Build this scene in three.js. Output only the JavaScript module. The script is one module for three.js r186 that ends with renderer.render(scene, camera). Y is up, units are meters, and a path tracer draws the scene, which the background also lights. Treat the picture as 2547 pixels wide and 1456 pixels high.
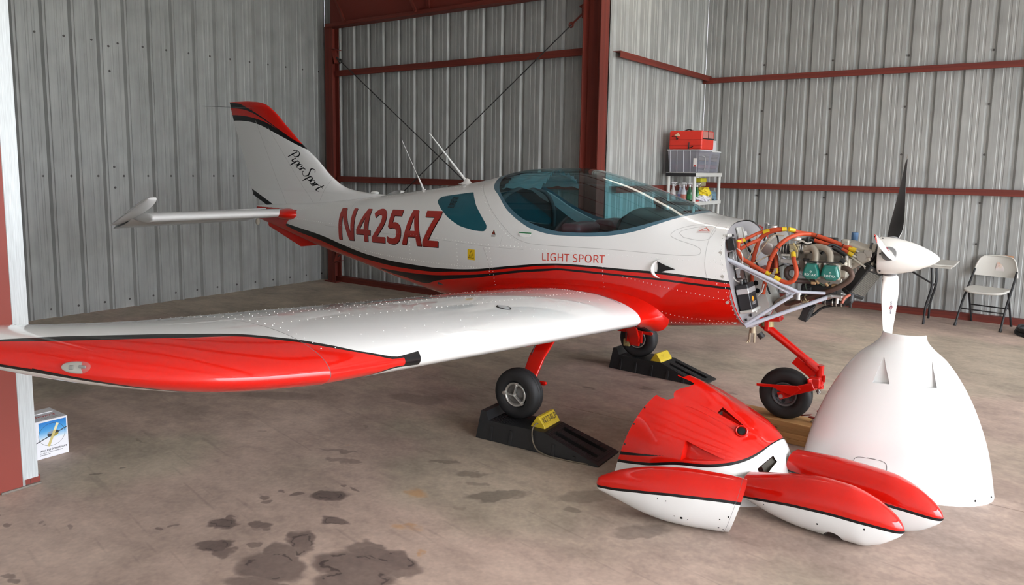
import * as THREE from 'three';
import { mergeGeometries, mergeVertices } from 'three/addons/utils/BufferGeometryUtils.js';
import { RoundedBoxGeometry } from 'three/addons/geometries/RoundedBoxGeometry.js';
import { TessellateModifier } from 'three/addons/modifiers/TessellateModifier.js';
import { FontLoader } from 'three/addons/loaders/FontLoader.js';

// ---------- camera, sky, exposure ----------
const scene = new THREE.Scene();
const camera = new THREE.PerspectiveCamera(2 * Math.atan(811 / 1866.27) * 180 / Math.PI, 2547 / 1622, 0.05, 400);
camera.setViewOffset(2547, 1622, 0, 166, 2547, 1456);
camera.position.set(0, 1.81, 0);
camera.quaternion.setFromRotationMatrix(new THREE.Matrix4().set(
  0.811500, -0.083366, 0.578375, 0,
  0.015249, 0.992455, 0.121655, 0,
  -0.584153, -0.089903, 0.806649, 0,
  0, 0, 0, 1));
scene.add(camera);
const renderer = new THREE.WebGLRenderer({ antialias: true });
renderer.toneMapping = THREE.LinearToneMapping;
renderer.toneMappingExposure = 6.4;
renderer.shadowMap.enabled = true;
{ // overcast sky, brighter towards the zenith
  const W = 64, H = 32, d = new Float32Array(W * H * 4);
  for (let r = 0; r < H; r++) {
    const up = ((r + 0.5) / H - 0.5) * Math.PI, s = Math.max(0, Math.sin(up)), k = 3.4 * (1 + 1.7 * s) / 2.7;
    for (let c = 0; c < W; c++) d.set(up > 0 ? [k * 0.95, k * 1.0, k * 1.075, 1] : [0.5, 0.5, 0.48, 1], (r * W + c) * 4);
  }
  const t = new THREE.DataTexture(d, W, H, THREE.RGBAFormat, THREE.FloatType);
  t.mapping = THREE.EquirectangularReflectionMapping; t.magFilter = THREE.LinearFilter; t.needsUpdate = true;
  scene.background = t;
}

// ---------- helpers ----------
const V = (x, y, z) => new THREE.Vector3(x, y, z), PI = Math.PI, rad = (a) => a * PI / 180;
let seed = 7;
const rnd = () => { seed = (seed * 1664525 + 1013904223) >>> 0; return seed / 4294967296; };
const rr = (a, b) => a + (b - a) * rnd();
const clamp = (x, a, b) => Math.min(b, Math.max(a, x)), sst = (a, b, x) => { const t = clamp((x - a) / (b - a), 0, 1); return t * t * (3 - 2 * t); }, mix = (a, b, t) => a + (b - a) * t;
const usedNames = new Map();
function numbered(n) { const k = usedNames.get(n) ?? 0; usedNames.set(n, k + 1); return k ? n + '_' + String(k).padStart(3, '0') : n; }
function shade(o) { o.castShadow = true; o.receiveShadow = true; return o; }
function tag(o, label, category, group, kind) {
  if (label) o.userData.label = label;
  if (category) o.userData.category = category;
  if (group) o.userData.group = group;
  if (kind) o.userData.kind = kind;
  return o;
}
function thing(name, label, category, pos = [0, 0, 0], turn = 0, group) {
  const o = new THREE.Group(); o.name = numbered(name); scene.add(o);
  o.position.set(...pos); o.rotation.y = turn; return tag(o, label, category, group);
}
function struct(name, pos = [0, 0, 0], turn = 0) { const o = new THREE.Group(); o.name = numbered(name); o.userData.kind = 'structure'; o.position.set(...pos); o.rotation.y = turn; scene.add(o); return o; }
const prep = (g) => { let h = g.index ? g.toNonIndexed() : g; for (const k of Object.keys(h.attributes)) if (!['position', 'normal', 'uv'].includes(k)) h.deleteAttribute(k); if (!h.attributes.normal) h.computeVertexNormals(); if (!h.attributes.uv) h.setAttribute('uv', new THREE.Float32BufferAttribute(new Float32Array(h.attributes.position.count * 2), 2)); h.morphAttributes = {}; return h; };
const merge = (list) => { list = [].concat(list); return list.length === 1 ? list[0] : mergeGeometries(list.map(prep)); };
function part(parent, name, geo, mat, label) {
  const m = shade(new THREE.Mesh(Array.isArray(geo) ? merge(geo) : geo, mat));
  m.name = name; parent.add(m);
  if (label) m.userData.label = label;
  return m;
}
function pivot(parent, name, label) { const g = new THREE.Group(); g.name = name; parent.add(g); if (label) g.userData.label = label; return g; }
function pchip(P) {
  const X = P.map((p) => p[0]), Y = P.map((p) => p[1]), n = X.length, h = [], d = [], m = new Array(n).fill(0);
  for (let i = 0; i < n - 1; i++) { h.push(X[i + 1] - X[i]); d.push((Y[i + 1] - Y[i]) / h[i]); }
  m[0] = d[0]; m[n - 1] = d[n - 2];
  for (let i = 1; i < n - 1; i++) if (d[i - 1] * d[i] > 0) { const a = 2 * h[i] + h[i - 1], b = h[i] + 2 * h[i - 1]; m[i] = (a + b) / (a / d[i - 1] + b / d[i]); }
  return (x) => {
    x = clamp(x, X[0], X[n - 1]); let i = 0; while (i < n - 2 && x >= X[i + 1]) i++;
    const t = (x - X[i]) / h[i], u = 1 - t;
    return (1 + 2 * t) * u * u * Y[i] + t * u * u * h[i] * m[i] + t * t * (3 - 2 * t) * Y[i + 1] - t * t * u * h[i] * m[i + 1];
  };
}
// grid of points fn(i/nu, j/nv, out); wrap closes the second direction
function grid(nu, nv, fn, { wrapV = false, flip = false } = {}) {
  const cols = wrapV ? nv : nv + 1, pos = new Float32Array((nu + 1) * cols * 3), uv = new Float32Array((nu + 1) * cols * 2), idx = [], p = V();
  for (let i = 0; i <= nu; i++) for (let j = 0; j < cols; j++) { fn(i / nu, j / nv, p); p.toArray(pos, (i * cols + j) * 3); uv.set([i / nu, j / nv], (i * cols + j) * 2); }
  for (let i = 0; i < nu; i++) for (let j = 0; j < nv; j++) {
    const a = i * cols + j, b = i * cols + (j + 1) % cols, c = a + cols, e = b + cols;
    flip ? idx.push(a, b, c, b, e, c) : idx.push(a, c, b, b, c, e);
  }
  const g = new THREE.BufferGeometry();
  g.setAttribute('position', new THREE.BufferAttribute(pos, 3)); g.setAttribute('uv', new THREE.BufferAttribute(uv, 2)); g.setIndex(idx); g.computeVertexNormals();
  return g;
}
// cut a triangle soup along f = 0; returns [f > 0, f <= 0]
function cut(g, f) {
  g = prep(g);
  const P = g.attributes.position.array, N = g.attributes.normal.array, U = g.attributes.uv.array, out = [[[], [], []], [[], [], []]], n = P.length / 3;
  const emit = (s, v) => { s[0].push(v[0], v[1], v[2]); s[1].push(v[3], v[4], v[5]); s[2].push(v[6], v[7]); };
  const val = new Float64Array(n); for (let i = 0; i < n; i++) val[i] = f(P[i * 3], P[i * 3 + 1], P[i * 3 + 2]);
  for (let t = 0; t < n; t += 3) {
    const vs = [0, 1, 2].map((k) => { const i = t + k; return [P[i * 3], P[i * 3 + 1], P[i * 3 + 2], N[i * 3], N[i * 3 + 1], N[i * 3 + 2], U[i * 2], U[i * 2 + 1], val[i]]; });
    for (const side of [0, 1]) {
      const poly = [];
      for (let k = 0; k < 3; k++) {
        const a = vs[k], b = vs[(k + 1) % 3], ia = side ? a[8] <= 0 : a[8] > 0, ib = side ? b[8] <= 0 : b[8] > 0;
        if (ia) poly.push(a);
        if (ia !== ib) { const s = a[8] / (a[8] - b[8]); poly.push(a.map((x, q) => x + (b[q] - x) * s)); }
      }
      for (let k = 2; k < poly.length; k++) { emit(out[side], poly[0]); emit(out[side], poly[k - 1]); emit(out[side], poly[k]); }
    }
  }
  return out.map(([p, nn, u]) => { const h = new THREE.BufferGeometry(); h.setAttribute('position', new THREE.Float32BufferAttribute(p, 3)); h.setAttribute('normal', new THREE.Float32BufferAttribute(nn, 3)); h.setAttribute('uv', new THREE.Float32BufferAttribute(u, 2)); return h; });
}
const filled = (g) => g.attributes.position.count > 0;
// several painted regions as one mesh: list of [geometry, material]
function painted(parent, name, list, label) {
  list = list.filter(([g]) => filled(g));
  const g = mergeGeometries(list.map(([h]) => prep(h)), true), m = shade(new THREE.Mesh(g, list.map((l) => l[1])));
  m.name = name; parent.add(m); if (label) m.userData.label = label;
  return m;
}
const rbox = (w, h, d, r = 0.004, x = 0, y = 0, z = 0, s = 2) => new RoundedBoxGeometry(w, h, d, s, Math.min(r, w / 2.01, h / 2.01, d / 2.01)).translate(x, y, z);
const cyl = (r0, r1, h, n = 24, open = false) => new THREE.CylinderGeometry(r0, r1, h, n, 1, open);
// a round bar between two points
function bar(a, b, r, n = 12, r2 = r) {
  const A = V(...a), B = V(...b), d = B.clone().sub(A), g = cyl(r2, r, d.length(), n);
  return g.applyQuaternion(new THREE.Quaternion().setFromUnitVectors(V(0, 1, 0), d.normalize())).translate((A.x + B.x) / 2, (A.y + B.y) / 2, (A.z + B.z) / 2);
}
function tube(pts, r, seg = 40, n = 8, closed = false) { return new THREE.TubeGeometry(new THREE.CatmullRomCurve3(pts.map((p) => V(...p)), closed, 'centripetal'), seg, r, n, closed); }
function lathe(P, n = 32) { return new THREE.LatheGeometry(P.map((p) => new THREE.Vector2(p[0], p[1])), n); }
function aim(g, dir) { return g.applyQuaternion(new THREE.Quaternion().setFromUnitVectors(V(0, 1, 0), V(...dir).normalize())); }
function plate(points, depth, bevel = 0.002) { // extruded outline, centred on z
  const s = new THREE.Shape(points.map((p) => new THREE.Vector2(p[0], p[1])));
  return new THREE.ExtrudeGeometry(s, { depth: depth - 2 * bevel, bevelEnabled: bevel > 0, bevelThickness: bevel, bevelSize: bevel, bevelOffset: -bevel, bevelSegments: 2, curveSegments: 12 }).translate(0, 0, -depth / 2 + bevel);
}
// orient a local frame: x axis along a, y axis near b
function frame(g, o, ax, up) {
  const X = V(...ax).normalize(), Z = V().crossVectors(X, V(...up)).normalize(), Y = V().crossVectors(Z, X);
  return g.applyMatrix4(new THREE.Matrix4().makeBasis(X, Y, Z).setPosition(...o));
}
function mirrorZ(g) { const h = prep(g.clone()), P = h.attributes.position.array, N = h.attributes.normal.array, U = h.attributes.uv.array;
  for (let i = 2; i < P.length; i += 3) { P[i] *= -1; N[i] *= -1; }
  for (const [A, w] of [[P, 3], [N, 3], [U, 2]]) for (let t = 0; t < A.length; t += 3 * w) for (let k = 0; k < w; k++) { const s = A[t + w + k]; A[t + w + k] = A[t + 2 * w + k]; A[t + 2 * w + k] = s; }
  return h; }
function dots(parent, name, pts, r, mat, label) { // domes too small to pick apart
  const im = new THREE.InstancedMesh(new THREE.SphereGeometry(r, 7, 5), mat, pts.length), m4 = new THREE.Matrix4();
  pts.forEach((p, i) => im.setMatrixAt(i, m4.makeTranslation(...p)));
  im.name = name; im.userData.kind = 'stuff'; if (label) im.userData.label = label; parent.add(im); return im;
}
// ---- noise and textures ----
function hash2(x, y) { let h = (Math.imul(x, 374761393) + Math.imul(y, 668265263)) | 0; h = Math.imul(h ^ (h >>> 13), 1274126177); return ((h ^ (h >>> 16)) >>> 0) / 4294967296; }
function vnoise(x, y, wrap) {
  const ix = Math.floor(x), iy = Math.floor(y), fx = x - ix, fy = y - iy, u = fx * fx * (3 - 2 * fx), v = fy * fy * (3 - 2 * fy);
  const w = wrap ? (a) => ((a % wrap) + wrap) % wrap : (a) => a;
  return mix(mix(hash2(w(ix), w(iy)), hash2(w(ix + 1), w(iy)), u), mix(hash2(w(ix), w(iy + 1)), hash2(w(ix + 1), w(iy + 1)), u), v);
}
function tnoise(x, y, wx, wy) { // repeats every wx by wy cells
  const ix = Math.floor(x), iy = Math.floor(y), fx = x - ix, fy = y - iy, u = fx * fx * (3 - 2 * fx), v = fy * fy * (3 - 2 * fy), X = (a) => ((a % wx) + wx) % wx, Y = (a) => ((a % wy) + wy) % wy;
  return mix(mix(hash2(X(ix), Y(iy)), hash2(X(ix + 1), Y(iy)), u), mix(hash2(X(ix), Y(iy + 1)), hash2(X(ix + 1), Y(iy + 1)), u), v);
}
const tfbm = (u, v, fx, fy, o = 4) => { let s = 0, a = 0.5, k = 1; for (let i = 0; i < o; i++, a *= 0.5, k *= 2) s += a * tnoise(u * fx * k, v * fy * k, fx * k, fy * k); return s / (1 - Math.pow(0.5, o)); };
const fbm = (x, y, o = 4) => { let s = 0, a = 0.5; for (let i = 0; i < o; i++, a *= 0.5, x = x * 2.03 + 17.1, y = y * 2.03 + 5.7) s += a * vnoise(x, y); return s / (1 - Math.pow(0.5, o)); };
function tex(W, H, fn, srgb = true, repeat = true) {
  const d = new Uint8Array(W * H * 4);
  for (let y = 0; y < H; y++) for (let x = 0; x < W; x++) { const c = fn(x / W, y / H, x, y), i = (y * W + x) * 4; d[i] = clamp(c[0], 0, 255); d[i + 1] = clamp(c[1], 0, 255); d[i + 2] = clamp(c[2], 0, 255); d[i + 3] = 255; }
  const t = new THREE.DataTexture(d, W, H); t.magFilter = THREE.LinearFilter; t.minFilter = THREE.LinearMipmapLinearFilter;
  if (repeat) t.wrapS = t.wrapT = THREE.RepeatWrapping;
  if (srgb) t.colorSpace = THREE.SRGBColorSpace; t.needsUpdate = true; return t;
}
function print(W, H, draw) { const c = document.createElement('canvas'); c.width = W; c.height = H; draw(c.getContext('2d'), W, H); const t = new THREE.CanvasTexture(c); t.colorSpace = THREE.SRGBColorSpace; return t; }
const std = (c, roughness = 0.6, metalness = 0, extra = {}) => new THREE.MeshStandardMaterial({ color: new THREE.Color().setRGB(...c), roughness, metalness, ...extra });
const phy = (c, roughness, extra = {}) => new THREE.MeshPhysicalMaterial({ color: new THREE.Color().setRGB(...c), roughness, ...extra });
const font = { bold: await new FontLoader().loadAsync('fonts/droid/droid_sans_bold.typeface.json'), plain: await new FontLoader().loadAsync('fonts/droid/droid_sans_regular.typeface.json') };
// letters as a finely divided flat geometry, one unit high, starting at x = 0; returns [geometry, width]
function letters(text, face, edge, curve = 5) {
  const shapes = font[face].generateShapes(text, 1), g = new THREE.ShapeGeometry(shapes, curve); g.computeBoundingBox();
  const b = g.boundingBox, k = 1 / (b.max.y - b.min.y); g.translate(-b.min.x, -b.min.y, 0).scale(k, k, 1);
  return [new TessellateModifier(edge, 7).modify(prep(g)), (b.max.x - b.min.x) * k];
}
function warp(g, fn) { const P = g.attributes.position.array, p = V(); for (let i = 0; i < P.length; i += 3) { fn(P[i], P[i + 1], P[i + 2], p); p.toArray(P, i); } g.computeVertexNormals(); return g; }

// ---------- materials ----------
const M = {
  white: phy([0.80, 0.80, 0.785], 0.35, { clearcoat: 1, clearcoatRoughness: 0.03 }),
  red: phy([0.62, 0.0065, 0.002], 0.35, { clearcoat: 1, clearcoatRoughness: 0.03, specularIntensity: 0.15 }),
  black: phy([0.006, 0.006, 0.007], 0.4, { clearcoat: 0.6, clearcoatRoughness: 0.04, specularIntensity: 0.2 }),
  letterRed: phy([0.38, 0.014, 0.008], 0.35, { clearcoat: 0.8, clearcoatRoughness: 0.05 }),
  letterOrange: phy([0.62, 0.045, 0.02], 0.35, { clearcoat: 0.8, clearcoatRoughness: 0.05 }),
  steelRed: std([0.175, 0.022, 0.012], 0.6),
  tire: std([0.012, 0.012, 0.013], 0.62), rubber: std([0.012, 0.012, 0.013], 0.5),
  alu: std([0.62, 0.61, 0.58], 0.38, 0.9), castAlu: std([0.42, 0.385, 0.32], 0.5, 0.55), steel: std([0.5, 0.5, 0.5], 0.3, 1), darkMetal: std([0.06, 0.06, 0.06], 0.45, 0.6),
  seam: std([0.10, 0.10, 0.10], 0.7), seamLight: std([0.50, 0.50, 0.49], 0.6),
};
// ---------- hangar ----------
const HX0 = -9.287, HX1 = 6.5, HZ0 = -10.896, HZ1 = 1.3, BAYX = -4.33, BAYZ0 = -7.925, BAYZ1 = -1.7, HH = 4.7, JOINT = -4.77;
{ // galvanised sheet: vertical streaks and dull mottling
  const map = tex(512, 512, (u, v) => { const s = 0.55 * tnoise(u * 160, v * 3, 160, 3) + 0.45 * tnoise(u * 60, v * 2, 60, 2), m = tfbm(u, v, 7, 9, 4), k = 182 + 22 * (s - 0.5) + 20 * (m - 0.5); return [k, k * 1.0, k * 0.985]; });
  const rough = tex(256, 256, (u, v) => { const k = 140 + 50 * (tfbm(u, v, 9, 6, 3) - 0.5); return [k, k, k]; }, false);
  M.sheet = [1, 0.95, 1.04].map((k) => std([0.78 * k, 0.79 * k, 0.785 * k], 1.0, 0.3, { map, roughnessMap: rough }));
  const speck = tex(256, 256, (u, v) => { const k = 205 + 26 * (tnoise(u * 90, v * 90, 90, 90) - 0.5) + 14 * (tnoise(u * 40, v * 40, 40, 40) - 0.5); return [k, k + 3, k + 4]; });
  M.spangle = std([0.95, 0.97, 0.97], 0.5, 0.15, { map: speck });
  const rust = tex(256, 256, (u, v) => { const k = 200 + 70 * (tfbm(u, v, 8, 8, 4) - 0.5); return [k, k, k]; });
  M.oxide = std([0.255, 0.034, 0.018], 0.62, 0, { map: rust });
}
// one sheet: three 0.3048 m pitches with a deep rib and two shallow ones each; out = +1 ribs rise towards the viewer, -1 they sink away
function sheetGeometry(width, height, out) {
  const P = [], pitch = 0.3048, D = 0.032 * out, d = 0.0035 * out;
  for (let k = 0; k * pitch < width - 1e-4; k++) {
    const u = k * pitch;
    P.push([u, 0], [u + 0.082, 0], [u + 0.088, d], [u + 0.108, d], [u + 0.114, 0], [u + 0.150, 0], [u + 0.156, d], [u + 0.176, d], [u + 0.182, 0], [u + 0.228, 0], [u + 0.2525, D], [u + 0.2765, D], [u + 0.301, 0]);
  }
  P.push([Math.ceil(width / pitch - 1e-3) * pitch + 0.012, 0]);
  const Q = P.filter((p) => p[0] <= width + 0.014), pos = [], uv = [];
  for (const back of [0, 1]) for (let i = 1; i < Q.length; i++) {
    const [a, da] = Q[i - 1], [b, db] = Q[i], o = back ? -0.0012 : 0, c = [[a, 0, da + o], [b, 0, db + o], [b, height, db + o], [a, height, da + o]];
    for (const k of back ? [0, 2, 1, 0, 3, 2] : [0, 1, 2, 0, 2, 3]) { pos.push(...c[k]); uv.push(c[k][0] * 1.1, c[k][1] * 0.55); }
  }
  const g = new THREE.BufferGeometry(); g.setAttribute('position', new THREE.Float32BufferAttribute(pos, 3)); g.setAttribute('uv', new THREE.Float32BufferAttribute(uv, 2)); g.computeVertexNormals(); return g;
}
// a wall of sheets whose local x runs along it and whose +z faces the room
function sheetWall(name, pos, turn, length, out, phase = 0, mats = M.sheet) {
  const w = struct(name, pos, turn), S = 0.9144, full = sheetGeometry(S, HH, out);
  let x = -phase, k = 0;
  while (x < length - 0.01) {
    const a = Math.max(x, 0), m = part(w, 'panel', x < 0 || x + S > length ? cut(cut(full.clone().translate(x, 0, 0), (X) => X)[0], (X) => length - X)[0] : full, mats[[0, 1, 0, 2, 1][k % 5] % mats.length]);
    if (m.geometry === full) m.position.x = x;
    m.position.z = -0.0006 * (k % 2); x += S; k++;
  }
  return w;
}
const screwShape = merge([cyl(0.0095, 0.0095, 0.008, 6).rotateX(PI / 2).translate(0, 0, 0.004), cyl(0.014, 0.014, 0.003, 12).rotateX(PI / 2)]);
M.screw = std([0.09, 0.085, 0.08], 0.5, 0.5);
function screws(w, list) { for (const [x, y] of list) { const s = part(w, 'screw', screwShape, M.screw); s.position.set(x, y, 0.002); } }

// wall_left is the partition closing the tail bay: ribs face us, its frame is on the other side
const wallLeft = sheetWall('wall_left', [HX0, 0, BAYZ1], PI / 2, BAYZ1 - BAYZ0, 1, 0.3048 - 0.2525 + 0.6096 - (3.707 + BAYZ1 - 0.3048 * 6) );
{ const L = []; for (let k = -6; k < 14; k++) for (const y of [0.10, 1.631, 3.217]) { const x = (3.827 + BAYZ1) + k * 0.305; if (x > 0.05 && x < 6.15) L.push([x, y]); }
  for (const [x, y] of [[2.93, 3.17], [2.93, 2.88], [2.93, 1.74], [2.93, 1.49]]) L.push([x, y]); screws(wallLeft, L); }
sheetWall('wall_back', [HX0, 0, BAYZ0], 0, BAYX - HX0, -1, 0.3048 * 2 - (HX0 + 8.857 + 0.228 - 0.0) % 0.3048 - 0.3048);
sheetWall('wall_bay', [BAYX, 0, BAYZ0], PI / 2, BAYZ0 - HZ0, -1, 0.15);
const wallRight = sheetWall('wall_right', [BAYX, 0, HZ0], 0, HX1 - BAYX, -1, 0.02);
{ const L = []; for (let k = 0; k < 5; k++) for (const y of [0.95, 1.46, 2.05, 2.66, 3.3]) L.push([0.92 + k * 0.9144 - 0.06, y]); screws(wallRight, L); }
sheetWall('wall_front_bay', [BAYX - 0.17, 0, BAYZ1], PI, BAYX - 0.17 - HX0, -1);
sheetWall('wall_front_jamb', [BAYX - 0.17, 0, HZ1], PI / 2, HZ1 - BAYZ1, -1);
sheetWall('wall_near', [HX1, 0, HZ1], PI, HX1 - BAYX + 0.17, -1, 0, [std([0.86, 0.86, 0.84], 0.6)]); // white liner sheets
// roof and the header over the open door on the right
const SKYLIGHTS = [[-4.05, -2.0, -8.75, -7.95]];
{ const c = struct('ceiling'), sh = new THREE.Shape(), q = 0.25, out = [[HX0 - q, HZ0 - q], [HX1 + q, HZ0 - q], [HX1 + q, HZ1 + q], [HX0 - q, HZ1 + q]];
  out.forEach(([x, z], i) => (i ? sh.lineTo(x, -z) : sh.moveTo(x, -z)));
  for (const [a, b, z0, z1] of SKYLIGHTS) { const h = new THREE.Path(); h.moveTo(a, -z0); h.lineTo(a, -z1); h.lineTo(b, -z1); h.lineTo(b, -z0); sh.holes.push(h); }
  part(c, 'roof_deck', new THREE.ExtrudeGeometry(sh, { depth: 0.06, bevelEnabled: false }).rotateX(-PI / 2).translate(0, HH + 0.02, 0), std([0.78, 0.78, 0.76], 0.7));
  // corrugated translucent skylight sheets
  const amber = phy([0.88, 0.80, 0.66], 0.95, { transmission: 0.34, thickness: 0 });
  for (const [a, b, z0, z1] of SKYLIGHTS) part(c, 'skylight_sheet', grid(2, 96, (u, v, p) => p.set(mix(a - 0.05, b + 0.05, u), HH + 0.095 + 0.012 * Math.sin(v * 2 * PI * 12), mix(z0 - 0.05, z1 + 0.05, v))), amber, 'translucent amber roof sheet');
  for (let k = 0; k < 8; k++) part(c, 'purlin', rbox(HX1 - HX0, 0.16, 0.06, 0.004, (HX0 + HX1) / 2, HH - 0.06, HZ0 + 0.8 + k * 1.5), M.oxide);
  { const dl = struct('door_1', [HX1 - 0.12, 0, HZ0 + 0.05], -PI / 2); for (let k = 0; k < 3; k++) part(dl, 'door_panel', rbox(0.60, 4.25, 0.05, 0.004, 0.32 + k * 0.61, 2.125, 0), M.sheet[k]); for (const y of [0.2, 2.1, 4.0]) part(dl, 'door_rail', rbox(1.85, 0.08, 0.04, 0.004, 0.93, y, -0.05), M.oxide); }
  const h = struct('lintel'); part(h, 'header_panel', rbox(0.05, HH - 4.25, HZ1 - HZ0, 0.003, HX1, (HH + 4.25) / 2, (HZ0 + HZ1) / 2), M.sheet[0]);
  part(h, 'header_beam', rbox(0.16, 0.3, HZ1 - HZ0, 0.006, HX1 - 0.1, 4.4, (HZ0 + HZ1) / 2), M.oxide); }

// girts: a flange towards the room, a web back to the wall and a lip
function girt(name, length, pos, turn, h = 0.085) {
  const o = struct(name, pos, turn);
  part(o, 'flange', rbox(length, h, 0.006, 0.002, length / 2, 0, 0.1), M.oxide);
  part(o, 'web', rbox(length, 0.006, 0.1, 0.002, length / 2, h / 2 - 0.004, 0.05), M.oxide);
  part(o, 'lip', rbox(length, 0.006, 0.03, 0.002, length / 2, -h / 2 + 0.004, 0.086), M.oxide);
  return o;
}
for (const y of [3.172, 1.592]) {
  girt('girt_beam', BAYX - HX0 - 0.55, [HX0 + 0.35, y, BAYZ0], 0);
  girt('girt_beam', BAYZ0 - HZ0 - 0.1, [BAYX, y - 0.03, BAYZ0 - 0.08], PI / 2, 0.075);
  girt('girt_beam', HX1 - BAYX, [BAYX, y - 0.06 + (y < 2 ? 0.06 : 0), HZ0], 0, 0.078);
}
// base channels
for (const [n, len, pos, turn] of [['baseboard_back', BAYX - HX0 - 0.4, [HX0 + 0.3, 0, BAYZ0], 0], ['baseboard_bay', BAYZ0 - HZ0, [BAYX, 0, BAYZ0], PI / 2], ['baseboard_right', HX1 - BAYX, [BAYX, 0, HZ0], 0]]) {
  const b = struct(n, pos, turn);
  part(b, 'flange', rbox(len, 0.082, 0.006, 0.002, len / 2, 0.041, 0.1), M.oxide); part(b, 'web', rbox(len, 0.006, 0.1, 0.002, len / 2, 0.079, 0.05), M.oxide);
}
// columns
{ const c = struct('corner_column', [-9.005, 0, -7.815]);
  part(c, 'flange', rbox(0.165, 3.86, 0.012, 0.002, 0, 1.93, 0.06), M.oxide); part(c, 'web', rbox(0.01, 3.86, 0.12, 0.002, 0, 1.93, 0), M.oxide); part(c, 'flange', rbox(0.165, 3.86, 0.012, 0.002, 0, 1.93, -0.06), M.oxide);
  part(c, 'base_plate', rbox(0.26, 0.016, 0.22, 0.003, 0.02, 0.008, 0), M.oxide);
  for (const [y, s] of [[3.42, 1], [0.42, -1]]) part(c, 'rod_bracket', [frame(rbox(0.16, 0.012, 0.11, 0.003), [0.11, y + 0.10 * s, 0.03], [1, -0.25 * s, 0], [0, 1, 0]), frame(rbox(0.012, 0.24, 0.11, 0.003), [0.115, y, 0.03], [1, 0.35 * s, 0], [0, 1, 0]), rbox(0.13, 0.2, 0.012, 0.003, 0.06, y, -0.02)], M.oxide);
  const m = struct('main_column', [-4.45, 0, -7.80]);
  part(m, 'web', rbox(0.2, HH, 0.012, 0.002, 0, HH / 2, -0.02), M.oxide); part(m, 'flange', rbox(0.014, HH, 0.19, 0.002, 0.115, HH / 2, 0), M.oxide); part(m, 'flange', rbox(0.014, HH, 0.19, 0.002, -0.115, HH / 2, 0), M.oxide);
  part(m, 'base_plate', rbox(0.36, 0.018, 0.28, 0.003, 0, 0.009, 0), M.oxide);
  part(m, 'rod_bracket', [rbox(0.05, 0.16, 0.05, 0.006, -0.14, 3.62, 0.03), frame(rbox(0.09, 0.012, 0.06, 0.003), [-0.155, 3.69, 0.03], [1, 0.5, 0], [0, 1, 0])], M.oxide);
  // rafter over the tail bay, with its flange braces
  const r = struct('rafter_beam', [0, 0, -7.80]);
  part(r, 'web', rbox(4.45, 0.9, 0.01, 0.002, -6.78, 4.29, 0), M.steelRed); part(r, 'flange', rbox(4.48, 0.014, 0.16, 0.002, -6.78, 3.842, 0.02), M.oxide);
  part(r, 'flange_edge', rbox(4.48, 0.045, 0.006, 0.002, -6.78, 3.865, 0.1), M.oxide);
  for (const x of [-8.75, -7.35]) part(r, 'brace', frame(rbox(0.45, 0.04, 0.03, 0.003), [x + 0.08, 4.06, 0.12], [0.5, -0.8, 0.05], [0, 1, 0]), M.oxide);
  part(r, 'stiffener', rbox(0.05, 0.62, 0.03, 0.003, -7.02, 4.15, 0.03), M.oxide); part(r, 'stiffener', rbox(0.05, 0.62, 0.03, 0.003, -5.2, 4.15, 0.03), M.oxide);
  const rods = [[[-8.87, 3.40, -7.79], [-4.58, 0.32, -7.79]], [[-4.60, 3.60, -7.76], [-8.87, 0.40, -7.77]]];
  rods.forEach(([a, b], i) => { const o = struct('brace_rod'); part(o, 'rod', bar(a, b, 0.0075, 8), M.darkMetal);
    const A = V(...a), d = V(...b).sub(A).normalize(), e = A.clone().addScaledVector(d, i ? 0.2 : 0.1);
    part(o, 'turnbuckle', [new THREE.TorusGeometry(0.028, 0.009, 8, 20).translate(e.x, e.y, e.z), bar(a, e.toArray(), 0.012, 8)], i ? M.oxide : M.darkMetal); });
}
// jamb at the left: red post with a galvanised trim strip
{ const j = struct('jamb_column', [-4.5, 0, -1.66]);
  part(j, 'post', rbox(0.14, HH, 0.115, 0.003, -0.07, HH / 2, 0.0575), std([0.27, 0.042, 0.026], 0.55)); part(j, 'trim_strip', rbox(0.03, HH - 0.045, 0.078, 0.002, -0.013, HH / 2 + 0.022, -0.039), M.spangle);
  part(j, 'base_shoe', rbox(0.03, 0.05, 0.09, 0.002, -0.02, 0.025, -0.045), std([0.22, 0.035, 0.022], 0.6)); part(j, 'base_plate', rbox(0.17, 0.012, 0.20, 0.003, -0.075, 0.006, 0.01), std([0.23, 0.2, 0.17], 0.8));
  part(j, 'screw', cyl(0.006, 0.006, 0.006, 8).rotateZ(PI / 2).translate(0.004, 0.92, -0.012), M.screw); }

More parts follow.
